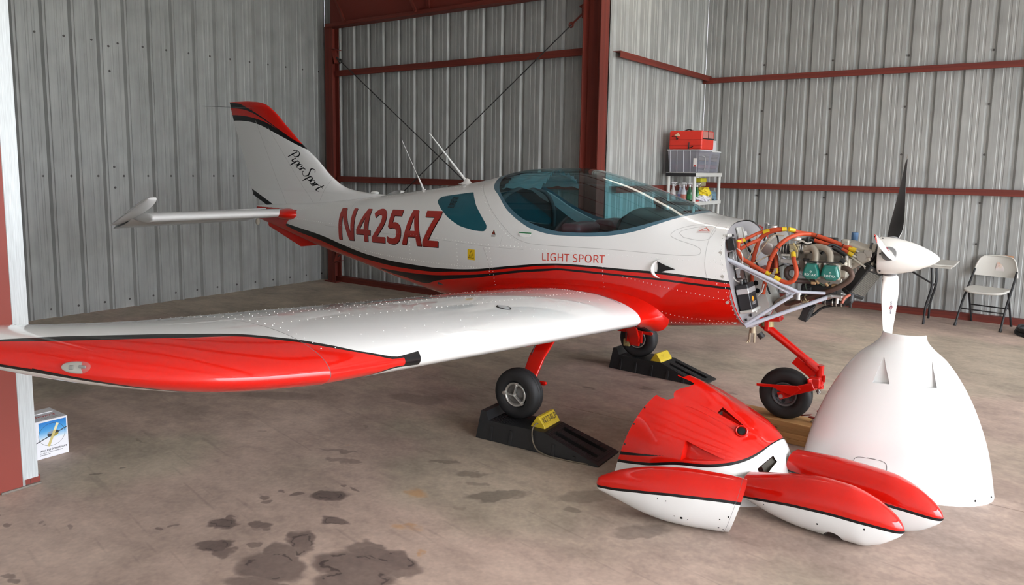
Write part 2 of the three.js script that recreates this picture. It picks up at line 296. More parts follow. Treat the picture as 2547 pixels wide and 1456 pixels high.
// floor: two slabs parted by a saw-cut joint down the middle, and the apron outside
{
  const E = [ // oil stains: x, z, half-lengths, turn, strength
    [-2.72, -1.98, .17, .12, .2, .75], [-2.78, -2.08, .13, .07, -.3, .7], [-2.80, -2.2, .13, .055, -.5, .75], [-2.62, -2.02, .05, .05, 0, .6], [-2.45, -2.22, .2, .12, .3, .8], [-2.38, -2.34, .22, .075, .15, .85], [-2.52, -2.36, .10, .06, .4, .7], [-2.25, -2.3, .12, .07, .5, .65],
    [-2.35, -2.12, .2, .08, .6, .8], [-2.6, -1.85, .2, .06, .3, .6], [-3.1, -2.62, .10, .065, .55, .9], [-3.05, -2.77, .03, .02, 0, .7], [-3.13, -2.75, .02, .014, 0, .6], [-3.27, -2.53, .035, .025, .3, .7], [-3.34, -2.52, .02, .014, 0, .6], [-3.36, -2.4, .035, .022, .3, .7], [-3.3, -2.38, .04, .02, .3, .6],
    [-3.27, -2.09, .085, .05, .5, .85], [-3.29, -2.15, .03, .02, 0, .7], [-3.12, -2.18, .05, .04, .6, .7], [-3.06, -2.18, .02, .015, 0, .5], [-2.86, -2.45, .09, .045, .4, .8], [-3.1, -1.94, .075, .05, .5, .85], [-3.01, -1.92, .06, .045, .6, .65], [-2.97, -2.04, .03, .022, 0, .55],
    [-3.48, -1.86, .035, .016, .5, .7], [-3.44, -1.92, .025, .012, .5, .65], [-3.84, -1.59, .02, .012, .5, .5], [-3.99, -1.53, .02, .012, .5, .5], [-4.1, -1.44, .04, .02, .5, .55], [-4.25, -1.44, .02, .014, .5, .6], [-4.39, -1.98, .035, .02, .4, .6], [-4.34, -2.13, .025, .014, .4, .6], [-3.58, -1.24, .04, .025, .4, .55], [-3.52, -1.23, .04, .02, .4, .55],
    [-2.36, -3.2, .17, .06, .9, .55], [-1.95, -3.5, .2, .07, .8, .35], [-1.55, -3.3, .16, .08, .8, .45], [-1.95, -3.3, .06, .03, .5, .4], [-2.9, -3.38, .09, .03, .6, .5], [-2.65, -3.34, .1, .04, .5, .45], [-2.55, -3.25, .07, .03, .5, .4], [-3.35, -3.05, .06, .025, .5, .4],
    [-3.57, -3.1, .12, .02, .35, .45], [-3.45, -3.0, .08, .035, .35, .4], [-3.0, -5.3, .06, .02, .2, .5], [-2.6, -5.6, .09, .03, .3, .5], [-2.8, -5.9, .14, .03, .3, .45], [-3.4, -6.1, .2, .05, .2, .45], [-2.1, -5.3, .07, .03, .4, .5], [-1.6, -6.4, .25, .1, .2, .4], [-2.0, -5.9, .05, .02, .2, .5], [-3.9, -4.2, .25, .12, .3, .35], [-1.0, -7.6, .2, .05, .1, .3], [-4.8, -3.6, .3, .1, .5, .3],
  ];
  for (let k = 0; k < 70; k++) E.push([rr(-8.5, 1.5), rr(-10, -2.4), rr(.02, .09), rr(.01, .025), rr(-.4, .6), rr(.12, .4)]);
  const O = [[-2.26, -2.47, .03, .02], [-2.49, -2.62, .08, .05], [-2.73, -2.95, .10, .06], [-3.6, -3.2, .05, .03]];
  const tone = (x, z) => {
    const a = fbm(x * 0.55 + 3, z * 0.75 + 8, 4), b = fbm(x * 2.6 + 40, z * 3.4, 4), c = fbm(x * 11, z * 17 + 30, 3), f = fbm(x * 60, z * 60, 2);
    let k = 1 + 0.34 * (a - 0.5) + 0.30 * (b - 0.5) + 0.16 * (c - 0.5) + 0.12 * (f - 0.5);
    const streak = vnoise(x * 1.3 + z * 9 + 60, z * 34 - x * 7); if (streak > 0.86) k *= 1 - 0.6 * (streak - 0.86);
    const wx = x + 0.05 * (fbm(x * 14, z * 14, 3) - 0.5) * 1.6, wz = z + 0.05 * (fbm(x * 14 + 50, z * 14, 3) - 0.5) * 1.6;
    let dark = 0, ring = 0;
    for (const [ex, ez, ea, eb, t, s] of E) {
      const dx = wx - ex, dz = wz - ez; if (Math.abs(dx) > 0.4 || Math.abs(dz) > 0.4) continue;
      const c2 = Math.cos(t), s2 = Math.sin(t), r = Math.hypot((dx * c2 - dz * s2) / ea, (dx * s2 + dz * c2) / eb);
      dark = Math.max(dark, s * (1 - sst(0.8, 1.12, r))); if (s > 0.7) ring = Math.max(ring, 1 - sst(0.02, 0.07, Math.abs(r - 0.7 - 0.5 * (b - 0.5)))); }
    k *= 1 - 0.46 * dark * (0.8 + 0.5 * (c - 0.3)); if (ring > 0.2 && c > 0.55) k *= 1 - 0.3 * ring;
    let rgb = [172 * k, 158 * k, 141 * k]; const pink = sst(0.42, 0.62, fbm(x * 0.9 + 70, z * 0.9 + 4, 3)); rgb[0] += 5 * pink; rgb[2] += 2 * pink; rgb[1] -= 2 * pink;
    for (const [ex, ez, ea, eb] of O) { const r = Math.hypot((wx - ex) / ea, (wz - ez) / eb), o = 0.5 * (1 - sst(0.4, 1.1, r)) * sst(0.35, 0.7, c); rgb = [mix(rgb[0], 190, o), mix(rgb[1], 135, o), mix(rgb[2], 80, o)]; }
    return rgb;
  };
  const grain = tex(256, 256, (u, v) => { const k = 128 + 70 * (vnoise(u * 128, v * 128) - 0.5) + 50 * (vnoise(u * 50, v * 50) - 0.5); return [k, k, k]; }, false);
  const slabMat = (x0, x1, z0, z1, W, H) => { const t = tex(W, H, (u, v) => tone(mix(x0, x1, u), mix(z0, z1, v)), true, false);
    return std([1, 1, 1], 0.62, 0, { map: t }); };
  const slab = (parent, name, x0, x1, z0, z1, mat) => { const g = new THREE.BoxGeometry(x1 - x0, 0.12, z1 - z0).translate((x0 + x1) / 2, -0.06, (z0 + z1) / 2), P = g.attributes.position, U = g.attributes.uv;
    for (let i = 0; i < P.count; i++) U.setXY(i, (P.getX(i) - x0) / (x1 - x0), (P.getZ(i) - z0) / (z1 - z0)); return part(parent, name, g, mat); };
  const f = struct('floor'), j = 0.003;
  slab(f, 'slab', -5.3, 0.9, JOINT + j, -0.9, slabMat(-5.3, 0.9, JOINT + j, -0.9, 2048, 1280));
  const far = slabMat(HX0, HX1, HZ0, HZ1, 1536, 1536);
  const farSlab = (x0, x1, z0, z1) => { const m = slab(f, 'slab', x0, x1, z0, z1, far), P = m.geometry.attributes.position, U = m.geometry.attributes.uv; for (let i = 0; i < P.count; i++) U.setXY(i, (P.getX(i) - HX0) / (HX1 - HX0), (P.getZ(i) - HZ0) / (HZ1 - HZ0)); };
  farSlab(HX0, HX1, HZ0, JOINT - j); farSlab(HX0, -5.3, JOINT + j, HZ1); farSlab(0.9, HX1, JOINT + j, HZ1); farSlab(-5.3, 0.9, -0.9, HZ1);
  part(f, 'subgrade', rbox(HX1 - HX0, 0.06, HZ1 - HZ0, 0.002, (HX0 + HX1) / 2, -0.155, (HZ0 + HZ1) / 2), std([0.12, 0.11, 0.1], 0.9));
  const ap = struct('ground'); part(ap, 'apron', rbox(30, 0.12, 60, 0.002, HX1 + 15.01, -0.065, -5), std([0.45, 0.44, 0.42], 0.85)); part(ap, 'lawn', rbox(90, 0.1, 160, 0.002, HX1 + 75.02, -0.08, -5), std([0.09, 0.13, 0.045], 0.95));
}
// ---------- the aeroplane: local x forward, y up from the floor, z towards its right wing ----------
const YAW = 0.0558505;
const plane = thing('airplane', 'white and red two-seat light aeroplane with its engine uncovered, standing on ramps', 'airplane', [-1.3538, 0, -5.1253], YAW);
// fuselage sections: x, top, bottom, height of the widest point, half width, exponents above and below
const SEC = [[-5.40, 1.375, 1.245, 1.31, .012, 2, 2], [-5.10, 1.405, 1.175, 1.29, .06, 2, 2.2], [-4.5, 1.445, 1.03, 1.26, .15, 2, 2.5], [-3.8, 1.515, .895, 1.235, .26, 2.05, 2.7], [-3.1, 1.605, .765, 1.21, .38, 2.1, 2.9], [-2.5, 1.695, .69, 1.19, .48, 2.15, 3], [-2, 1.8, .665, 1.18, .545, 2.15, 3.1], [-1.6, 1.812, .665, 1.18, .575, 2.2, 3.2], [-1.2, 1.73, .68, 1.18, .585, 2.25, 3.2], [-.8, 1.588, .712, 1.17, .58, 2.5, 3.2], [-.62, 1.512, .735, 1.16, .575, 2.6, 3.2], [-.45, 1.48, .755, 1.15, .565, 2.6, 3.1], [-.15, 1.455, .79, 1.13, .535, 2.6, 3]];
const secF = [1, 2, 3, 4, 5, 6].map((k) => pchip(SEC.map((s) => [s[0], s[k]])));
function sideZ(x, y) { const [T, B, W, w, nu, nl] = secF.map((f) => f(x)); const t = y >= W ? (y - W) / (T - W) : (W - y) / (W - B), n = y >= W ? nu : nl; return t >= 1 ? 0 : w * Math.pow(1 - Math.pow(t, n), 1 / n); }
function fuselageGrid(x0, x1, nu, nv, inset = 0) {
  return grid(nu, nv, (u, v, p) => {
    const x = x0 + (x1 - x0) * u, [T, B, W, w, n1, n2] = secF.map((f) => f(x)), a = v * 2 * PI, c = Math.cos(a), s = Math.sin(a), n = c >= 0 ? n1 : n2, e = 2 / n;
    const H = Math.max(0.01, (c >= 0 ? T - W : W - B) - inset), ww = Math.max(0.005, w - inset);
    p.set(x, W + Math.sign(c) * H * Math.pow(Math.abs(c), e), Math.sign(s) * ww * Math.pow(Math.abs(s), e));
  }, { wrapV: true });
}
const fwx = (y) => 0.0083 - 0.254 * y;                       // the firewall leans forward at its foot
const sillOuter = pchip([[-2.262, 1.76], [-2.214, 1.665], [-2.106, 1.595], [-1.973, 1.49], [-1.838, 1.415], [-1.718, 1.368], [-1.504, 1.338], [-1.305, 1.342], [-1.119, 1.357], [-.946, 1.391], [-.796, 1.447], [-.681, 1.494], [-.612, 1.515]]);
const sillInner = pchip([[-2.21, 1.78], [-2.159, 1.677], [-2.048, 1.578], [-1.93, 1.496], [-1.809, 1.435], [-1.634, 1.386], [-1.465, 1.364], [-1.307, 1.367], [-1.123, 1.384], [-.953, 1.42], [-.803, 1.468], [-.69, 1.507], [-.65, 1.522]]);
const inSill = (x, y) => (x < -2.262 || x > -.612 ? -1 : y - sillOuter(x)), inGlass = (x, y) => (x < -2.21 || x > -.65 ? -1 : y - sillInner(x));
const winPoly = new THREE.CatmullRomCurve3([[-2.765, 1.53], [-2.745, 1.56], [-2.60, 1.583], [-2.42, 1.607], [-2.395, 1.60], [-2.345, 1.555], [-2.30, 1.51], [-2.242, 1.46], [-2.156, 1.382], [-2.142, 1.35], [-2.165, 1.324], [-2.265, 1.324], [-2.424, 1.348], [-2.562, 1.40], [-2.663, 1.456], [-2.74, 1.505]].map((p) => V(p[0], p[1], 0)), true, 'catmullrom', 0.35).getPoints(90);
function polyDist(P, x, y) { // > 0 inside
  let inside = false, d = 1e9;
  for (let i = 0, j = P.length - 1; i < P.length; j = i++) {
    const a = P[i], b = P[j]; if ((a.y > y) !== (b.y > y) && x < (b.x - a.x) * (y - a.y) / (b.y - a.y) + a.x) inside = !inside;
    const ex = b.x - a.x, ey = b.y - a.y, L = ex * ex + ey * ey || 1e-9, t = clamp(((x - a.x) * ex + (y - a.y) * ey) / L, 0, 1); d = Math.min(d, Math.hypot(x - a.x - ex * t, y - a.y - ey * t));
  }
  return inside ? d : -d;
}
const inWindow = (x, y, z) => (x < -2.85 || x > -2.1 || y < 1.28 || y > 1.65 ? -1 : polyDist(winPoly, x, y));
const s1t = pchip([[-5.03, 1.245], [-4.7, 1.198], [-4.266, 1.141], [-3.935, 1.073], [-3.585, 1.017], [-3.154, .99], [-2.798, .989], [-2.474, 1.004], [-2.233, 1.029], [-2.01, 1.066], [-1.8, 1.1], [-1.61, 1.127], [-1.44, 1.141], [-1.24, 1.145], [-1, 1.144], [-.745, 1.146], [-.498, 1.137], [-.2, 1.118]]);
const s1b = pchip([[-5.03, 1.243], [-4.7, 1.155], [-4.29, 1.086], [-3.966, 1.017], [-3.611, .967], [-3.169, .944], [-2.807, .95], [-2.475, .983], [-2.235, 1.009], [-2.011, 1.047], [-1.8, 1.082], [-1.612, 1.111], [-1.44, 1.127], [-1.24, 1.13], [-1, 1.128], [-.745, 1.13], [-.498, 1.121], [-.2, 1.102]]);
const s2t = pchip([[-3.5, .902], [-3.19, .906], [-2.961, .913], [-2.747, .924], [-2.48, .954], [-2.236, .985], [-2.011, 1.026], [-1.8, 1.063], [-1.611, 1.09], [-1.438, 1.107], [-1.24, 1.108], [-1, 1.105], [-.745, 1.103], [-.498, 1.093], [-.2, 1.082]]);
const s2b = pchip([[-3.5, .9], [-3.439, .885], [-3.137, .855], [-2.896, .832], [-2.695, .882], [-2.488, .921], [-2.24, .96], [-2.012, 1.005], [-1.8, 1.045], [-1.61, 1.072], [-1.438, 1.093], [-1.24, 1.093], [-1, 1.091], [-.745, 1.089], [-.498, 1.079], [-.2, 1.066]]);
M.tealTrim = phy([0.055, 0.135, 0.185], 0.35, { clearcoat: 0.6, clearcoatRoughness: 0.1 });
M.canopy = phy([0.50, 0.79, 0.85], 0, { transmission: 1, thickness: 0, ior: 1.45 });
M.windowTeal = phy([0.03, 0.20, 0.27], 0.0, { transmission: 0.55, thickness: 0, ior: 1.45 });
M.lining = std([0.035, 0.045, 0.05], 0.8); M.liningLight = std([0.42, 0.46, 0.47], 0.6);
let fuselage, canopyGlass, firewallPart;
{
  let skin = fuselageGrid(-5.40, -.15, 300, 176);
  skin = cut(skin, (x, y) => fwx(y) - x)[0];
  let [bubble, rest] = cut(skin, inSill);
  const [glass, trim] = cut(bubble, inGlass);
  const [win, r2] = cut(rest, inWindow);
  const redTail = (x, y) => (y > 1.365 ? -1 : -4.686 + (y - 1.354) * 1.22 - x), [tail, r3] = cut(r2, (x, y) => redTail(x, y));
  const [white, low] = cut(r3, (x, y) => y - s1t(x)), [b1, low2] = cut(low, (x, y) => y - s1b(x)), [r1, low3] = cut(low2, (x, y) => (x < -3.5 ? 1 : y - s2t(x))), [b2, r4] = cut(low3, (x, y) => y - s2b(x));
  fuselage = painted(plane, 'fuselage', [[white, M.white], [b1, M.black], [r1, M.red], [b2, M.black], [r4, M.red], [tail, M.red]]);
  part(plane, 'side_window', cut(win, (x, y, z) => z)[0], M.windowTeal, 'teal tinted rear side window'); part(plane, 'side_window', cut(win, (x, y, z) => -z)[0], M.windowTeal);
  canopyGlass = part(plane, 'canopy', glass, M.canopy, 'blue-green tinted bubble canopy'); part(canopyGlass, 'canopy_frame', trim, M.tealTrim, 'blue-grey frame strip round the canopy');
  // lining of the cabin, open at the canopy
  let lin = fuselageGrid(-2.85, -.42, 90, 120, 0.022);
  lin = cut(lin, (x, y) => sillOuter(clamp(x, -2.262, -.612)) - 0.002 - y + (x < -2.262 || x > -.612 ? 0.35 : 0))[0]; lin = cut(lin, inWindow)[1];
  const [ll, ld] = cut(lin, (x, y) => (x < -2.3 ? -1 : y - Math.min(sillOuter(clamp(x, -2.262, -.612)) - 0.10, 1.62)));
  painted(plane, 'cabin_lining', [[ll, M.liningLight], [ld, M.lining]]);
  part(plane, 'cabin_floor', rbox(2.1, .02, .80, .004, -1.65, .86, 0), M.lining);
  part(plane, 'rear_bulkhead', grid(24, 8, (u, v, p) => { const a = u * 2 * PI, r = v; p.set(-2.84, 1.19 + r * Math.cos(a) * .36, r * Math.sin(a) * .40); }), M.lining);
  // firewall
  const out = []; for (let k = 0; k <= 72; k++) { const a = k / 72 * 2 * PI, c = Math.cos(a), s = Math.sin(a), x = -.30, [T, B, W, w, n1, n2] = secF.map((f) => f(x)), n = c >= 0 ? n1 : n2; out.push(new THREE.Vector2(Math.sign(s) * (w - .003) * Math.pow(Math.abs(s), 2 / n), W + Math.sign(c) * ((c >= 0 ? T - W : W - B) - .003) * Math.pow(Math.abs(c), 2 / n))); }
  const fg = new THREE.ExtrudeGeometry(new THREE.Shape(out), { depth: 0.012, bevelEnabled: false });
  warp(fg, (a, b, c, p) => p.set(fwx(b) - 0.019 + c, b, a));
  M.firewall = std([0.34, 0.33, 0.34], 0.5, 0.35);
  firewallPart = part(plane, "firewall", fg, M.firewall);
}

// a strip lying on the fuselage side along a path of (x, y)
function sideStrip(pts, w, off = 0.0012, n = 80, closed = false) {
  const c = new THREE.CatmullRomCurve3(pts.map((p) => V(p[0], p[1], 0)), closed, 'centripetal');
  return grid(n, 2, (u, v, p) => { const q = c.getPointAt(closed ? u % 1 : u), t = c.getTangentAt(closed ? u % 1 : u), o = (v - 0.5) * w, x = q.x - t.y * o, y = q.y + t.x * o; p.set(x, y, sideZ(x, y) + off); }, { flip: true });
}
{ // seams, lettering, labels on the right side
  const f = fuselage, line = (p, w = 0.0035, m = M.seamLight, n) => part(f, 'seam', sideStrip(p, w, 0.0008, n), m);
  line([[-2.368, 1.69], [-2.334, 1.655], [-2.222, 1.569], [-2.095, 1.459], [-1.975, 1.368], [-1.873, 1.301], [-1.76, 1.268], [-1.66, 1.262], [-1.1, 1.268], [-.52, 1.268], [-.47, 1.282], [-.472, 1.308], [-.52, 1.33], [-.64, 1.362], [-.685, 1.385], [-.672, 1.41], [-.62, 1.437], [-.5, 1.462]], 0.0035, M.seamLight, 160);
  line([[-.60, 1.375], [-.635, 1.405], [-.58, 1.43], [-.47, 1.445], [-.43, 1.43], [-.44, 1.375], [-.50, 1.362], [-.60, 1.375]], 0.0035);
  line([[-4.2, 1.24], [-3.5, 1.228], [-2.7, 1.226], [-2.2, 1.213], [-1.78, 1.215]], 0.002); line([[-2.16, 1.20], [-2.12, 1.12], [-2.09, 1.03]], 0.003);
  line([[-.445, 1.47], [-.44, 1.40], [-.43, 1.2], [-.41, 1.12]], 0.003); line([[-3.86, 1.49], [-3.86, 1.3], [-3.85, 1.1]], 0.002); line([[-1.98, 1.3], [-2.0, 1.22]], 0.002);
  const put = (text, face, x0, y0, x1, y1, h, mat, edge, off, dx = 0, dy = 0, name = 'lettering') => { const [g, w] = letters(text, face, edge / h); const kx = (x1 - x0) / w; return part(f, name, warp(g, (a, b, c, p) => { const x = x0 + a * kx + dx, y = y0 + (y1 - y0) * (a / w) + b * h + dy; p.set(x, y, sideZ(x, y) + off); }), mat); };
  put('N425AZ', 'bold', -3.99, 1.120, -2.675, 1.157, .297, M.black, .04, .0011, .007, -.005, 'lettering_shadow');
  put('N425AZ', 'bold', -3.99, 1.120, -2.675, 1.157, .297, M.letterRed, .04, .0022);
  put('LIGHT SPORT', 'plain', -1.613, 1.150, -1.126, 1.170, .056, M.letterOrange, .03, .0015);
  // warning labels: flat prints
  const label = (name, x0, x1, y0, y1, draw, lb) => { const g = new THREE.PlaneGeometry(1, 1, 6, 6); warp(g, (a, b, c, p) => { const x = mix(x0, x1, a + 0.5), y = mix(y0, y1, b + 0.5); p.set(x, y, sideZ(x, y) + .0015); }); part(f, name, g, std([1, 1, 1], 0.4, 0, { map: print(256, 320, draw) }), lb); };
  label('caution_label', -2.322, -2.246, 1.095, 1.177, (c, w, h) => { c.fillStyle = '#e6bf1e'; c.fillRect(0, 0, w, h); c.strokeStyle = '#2a2410'; c.lineWidth = 13; c.beginPath(); c.moveTo(w / 2, 40); c.lineTo(w - 38, h - 60); c.lineTo(38, h - 60); c.closePath(); c.stroke(); c.fillStyle = '#2a2410'; c.font = 'bold 22px sans-serif'; c.textAlign = 'center'; c.fillText('NO', w / 2, 170); c.fillText('STEP', w / 2, 196); c.fillText('HERE', w / 2, 222); }, 'yellow warning label with a triangle');
  label('warning_label', -2.088, -2.042, 1.285, 1.347, (c, w, h) => { c.fillStyle = '#e4e4e0'; c.fillRect(0, 0, w, h); c.fillStyle = '#1c0f0c'; c.beginPath(); c.moveTo(w / 2, 10); c.lineTo(w - 20, 215); c.lineTo(20, 215); c.fill(); c.fillStyle = '#d8401c'; c.beginPath(); c.moveTo(w / 2, 60); c.lineTo(w - 80, 190); c.lineTo(80, 190); c.fill(); c.fillStyle = '#2a1410'; c.fillRect(w / 2 - 20, 130, 40, 60); c.fillStyle = '#777'; c.fillRect(10, 235, w - 20, 14); c.fillRect(10, 262, w - 20, 14); c.fillRect(10, 288, w - 60, 14); });
  label('fuel_label', -.535, -.45, 1.405, 1.44, (c, w, h) => { c.fillStyle = '#d6cfcb'; c.fillRect(0, 0, w, h); c.strokeStyle = '#b84838'; c.lineWidth = 22; c.beginPath(); c.moveTo(w / 2, 30); c.lineTo(w - 40, 200); c.lineTo(40, 200); c.closePath(); c.stroke(); c.fillStyle = '#a99'; c.fillRect(20, 240, w - 40, 20); c.fillRect(20, 275, w - 40, 20); });
  // canopy latch, a half-moon recess with a green edge
  part(f, 'canopy_latch', plate([[-.052, 0], [.052, 0], [.046, -.016], [.03, -.026], [0, -.031], [-.03, -.026], [-.046, -.016]], .01, .002).translate(-1.772, 1.334, sideZ(-1.772, 1.32)), phy([.82, .82, .8], .3), 'half-moon canopy latch');
  part(f, 'latch_stripe', rbox(.104, .007, .006, .001, -1.772, 1.338, sideZ(-1.772, 1.335) + .003), std([.01, .16, .05], .5));
  // air scoop: a white lip and a black throat
  const z = sideZ(-.73, 1.165);
  part(f, 'scoop_lip', grid(24, 10, (u, v, p) => { const a = rad(105 + 150 * u), b = v * PI; p.set(-.715 + .075 * Math.cos(a) * .8 - .012 * Math.cos(b), 1.165 + .062 * Math.sin(a), z + .026 * Math.sin(b) * Math.sin(u * PI)); }), M.white);
  part(f, 'scoop_throat', plate([[0, .045], [.06, .022], [.125, .002], [.06, -.012], [0, -.036], [.006, 0]], .005, .0015).translate(-.742, 1.17, z + .003), M.black);
  // dotted grille behind the side window
  const dl = []; for (let i = 0; i < 6; i++) for (let j = 0; j < 9; j++) { const x = -2.605 + i * .0125 + (j % 2) * .006, y = 1.485 + j * .0095; dl.push([x, y, sideZ(x, y) + .001]); }
  dots(f, 'grille_holes', dl, .0042, M.black);
  // rivets along the seams
  const rv = [], row = (P, step) => { const c = new THREE.CatmullRomCurve3(P.map((p) => V(p[0], p[1], 0)), false, 'centripetal'), n = Math.round(c.getLength() / step); for (let i = 0; i <= n; i++) { const q = c.getPointAt(i / n); rv.push([q.x, q.y, sideZ(q.x, q.y) + .0003]); } };
  row([[-4.9, 1.285], [-3.5, 1.245], [-2.7, 1.238], [-2.2, 1.225], [-1.76, 1.235]], .035); row([[-1.72, 1.225], [-1.3, 1.231], [-.67, 1.236], [-.33, 1.234]], .035);
  row([[-2.385, 1.68], [-2.345, 1.645], [-2.24, 1.56], [-2.115, 1.45], [-1.995, 1.355], [-1.9, 1.29], [-1.8, 1.245]], .028); row([[-4.8, 1.33], [-4.2, 1.45], [-3.6, 1.52], [-3, 1.6], [-2.4, 1.67]], .03);
  for (const x of [-3.62, -3.0, -2.44]) row([[x, 1.2], [x + .01, 1.02]], .03); row([[-2.10, 1.2], [-2.08, 1.1], [-2.06, 1.0], [-2.05, .9]], .025); row([[-2.135, 1.2], [-2.115, 1.1], [-2.095, 1.0]], .025);
  row([[-1.13, 1.2], [-1.13, 1.1], [-1.1, .9]], .028); row([[-.98, 1.09], [-.7, 1.05], [-.28, 1.0]], .03); row([[-4.4, 1.16], [-3.6, 1.05], [-2.9, 1.03], [-2.2, 1.04]], .03);
  row([[-.9, .93], [-.8, .9], [-.66, .86], [-.5, .845], [-.28, .84]], .028); row([[-.9, .78], [-.6, .80], [-.3, .83]], .028); row([[-.35, 1.4], [-.345, 1.3], [-.325, 1.2], [-.29, 1.05], [-.26, .95], [-.24, .88]], .03); row([[-.385, 1.3], [-.37, 1.2], [-.34, 1.05]], .05);
  dots(f, 'rivets', rv, .0028, M.white);
  for (const [x, y] of [[-.345, 1.295], [-.318, 1.15], [-.285, .985], [-.262, .84]]) part(f, 'fastener', cyl(.010, .010, .005, 14).rotateX(PI / 2).translate(x, y, sideZ(x, y) + .001), M.alu);
}
// ---- cockpit ----
{
  const gl = part(plane, 'glareshield', grid(40, 24, (u, v, p) => { const a = (v - .5) * PI, k = Math.pow(u, .6), x = -1.14 + .44 * u, h = u < .12 ? sst(-.02, .12, u) : 1; const top = mix(1.535, 1.50, u), w = .41 - .08 * u; p.set(x, 1.30 + (top - 1.30) * h * Math.pow(Math.abs(Math.cos(a)), .35), w * Math.sin(a)); }, { flip: true }), std([.012, .013, .014], .45), 'black glareshield hood');
  part(plane, 'instrument_panel', grid(16, 12, (u, v, p) => { const a = (v - .5) * PI; p.set(-1.12, mix(.95, 1.30 + .2 * Math.pow(Math.cos(a), .35), u), .42 * Math.sin(a)); }, { flip: true }), std([.015, .016, .018], .5));
  const cp = part(plane, 'compass', rbox(.085, .052, .075, .014, -.965, 1.585, 0), M.rubber, 'black magnetic compass on the glareshield'); part(cp, 'compass_foot', rbox(.05, .05, .05, .006, -.965, 1.545, 0), M.rubber);
  const leather = phy([.16, .012, .018], .42, { clearcoat: .2, clearcoatRoughness: .4 });
  for (const s of [1, -1]) {
    const st = pivot(plane, 'seat');
    part(st, 'headrest', [rbox(.17, .085, .36, .042, -1.47, 1.372, .27 * s, 5)], leather, 'dark red leather headrest');
    part(st, 'backrest', frame(rbox(.52, .12, .44, .045, 0, 0, 0, 4), [-1.53, 1.08, .27 * s], [.25, 1, 0], [-1, 0, 0]), leather); part(st, 'cushion', rbox(.5, .13, .46, .05, -1.22, .88, .27 * s, 4), leather);
  }
  // sun shade gathered under the canopy
  part(plane, 'sun_shade', grid(60, 60, (u, v, p) => { const x = mix(-2.16, -1.80, u) + .02 * Math.sin(v * 9), T = secF[0](x), W = secF[2](x), w = secF[3](x), a = (v - .5) * 1.3, ruff = .010 * Math.sin(v * 70 + u * 5) * (.4 + sst(.3, .5, Math.abs(u - .5))) + .006 * Math.sin(u * 17 + v * 6); p.set(x, W + (T - W - .035 + ruff) * Math.pow(Math.cos(a), .93), (w - .035) * Math.sin(a)); }, { flip: true }), phy([.20, .30, .32], .9, { transmission: .3, thickness: 0 }), 'gathered cloth sun shade under the canopy');
  const hoop = new THREE.CatmullRomCurve3([[-1.95, 1.33, -.54], [-1.93, 1.46, -.5], [-1.92, 1.6, -.36], [-1.92, 1.68, 0], [-1.92, 1.6, .36], [-1.93, 1.46, .5], [-1.95, 1.33, .54]].map((p) => V(...p)));
  part(plane, 'roll_hoop', new THREE.TubeGeometry(hoop, 60, .018, 10).translate(-.18, -.02, 0).scale(1, 1, .93), std([.03, .036, .04], .6));
}
// ---- wings ----
const tipLe = pchip([[0, -.911], [.34, -1.02], [.58, -1.22], [.78, -1.6], [.92, -2.05], [1, -2.45]]);
function wingSection(z) {
  if (z <= 3.3) { const t = (z - .6) / 2.7; return { lx: -.77 - .141 * t, ly: .83 + .22 * t, tx: -2.32 - .01 * t, k: 1 }; }
  const s = Math.min((z - 3.3) / 1.03, 1), lx = tipLe(s), tx = -2.33 - .15 * s * s, c = lx - tx;
  return { lx, tx, ly: 1.05 + .0815 * (z - 3.3) + .085 * s * s, k: Math.sqrt(Math.max(0, 1 - Math.pow(s, 2.2))) * 1.42 / Math.max(c, .3) * (.35 + .65 * c / 1.42) };
}
const nacaT = (u) => 5 * .155 * (.2969 * Math.sqrt(u) - .126 * u - .3516 * u * u + .2843 * u ** 3 - .1036 * u ** 4), nacaC = (u) => (u < .4 ? .125 * (.8 * u - u * u) : .05556 * (.2 + .8 * u - u * u));
function wingPoint(z, v, p) { // v 0..1 from the trailing edge over the top to the leading edge and back below
  const S = wingSection(z), c = S.lx - S.tx, a = (v * 2 - 1) * PI, u = (1 - Math.cos(a)) / 2, top = v < .5;
  const y = top ? nacaC(u) + nacaT(u) * S.k : nacaC(u) * .6 - nacaT(u) * S.k * .86;
  return p.set(S.lx - u * c, S.ly + y * c, z);
}
function wingTop(x, z) { const S = wingSection(z), c = S.lx - S.tx, u = clamp((S.lx - x) / c, 0, 1); return S.ly + (nacaC(u) + nacaT(u) * S.k) * c; }
const blackEdge = pchip([[2.79, -.86], [2.806, -.90], [2.927, -.9], [3.103, -.946], [3.231, -1.029], [3.34, -1.124], [3.445, -1.219], [3.623, -1.316], [3.787, -1.41], [3.932, -1.516], [4.057, -1.64], [4.2, -1.86], [4.33, -2.3]]);
const redEdge = pchip([[2.88, -.85], [2.892, -.892], [2.972, -.898], [3.11, -.939], [3.246, -1.013], [3.357, -1.105], [3.463, -1.196], [3.651, -1.275], [3.812, -1.367], [3.951, -1.478], [4.063, -1.627], [4.2, -1.84], [4.33, -2.28]]);
const under = (z) => .085 * sst(2.86, 3.25, z) * (1 - sst(3.55, 4.08, z));  // below, the red stops close to the leading edge
const wingPaint = (g) => {
  const edge = (top, more) => (x, y, z) => { const S = wingSection(z); return z < (more ? 2.79 : 2.88) ? -1 : y < S.ly - .004 ? Math.min(x - top(z), x - (S.lx - under(z) - more)) : x - top(z); };
  const [b, w] = cut(g, edge(blackEdge, .016)), [r, k] = cut(b, edge(redEdge, 0)); return [[w, M.white], [k, M.black], [r, M.red]];
};
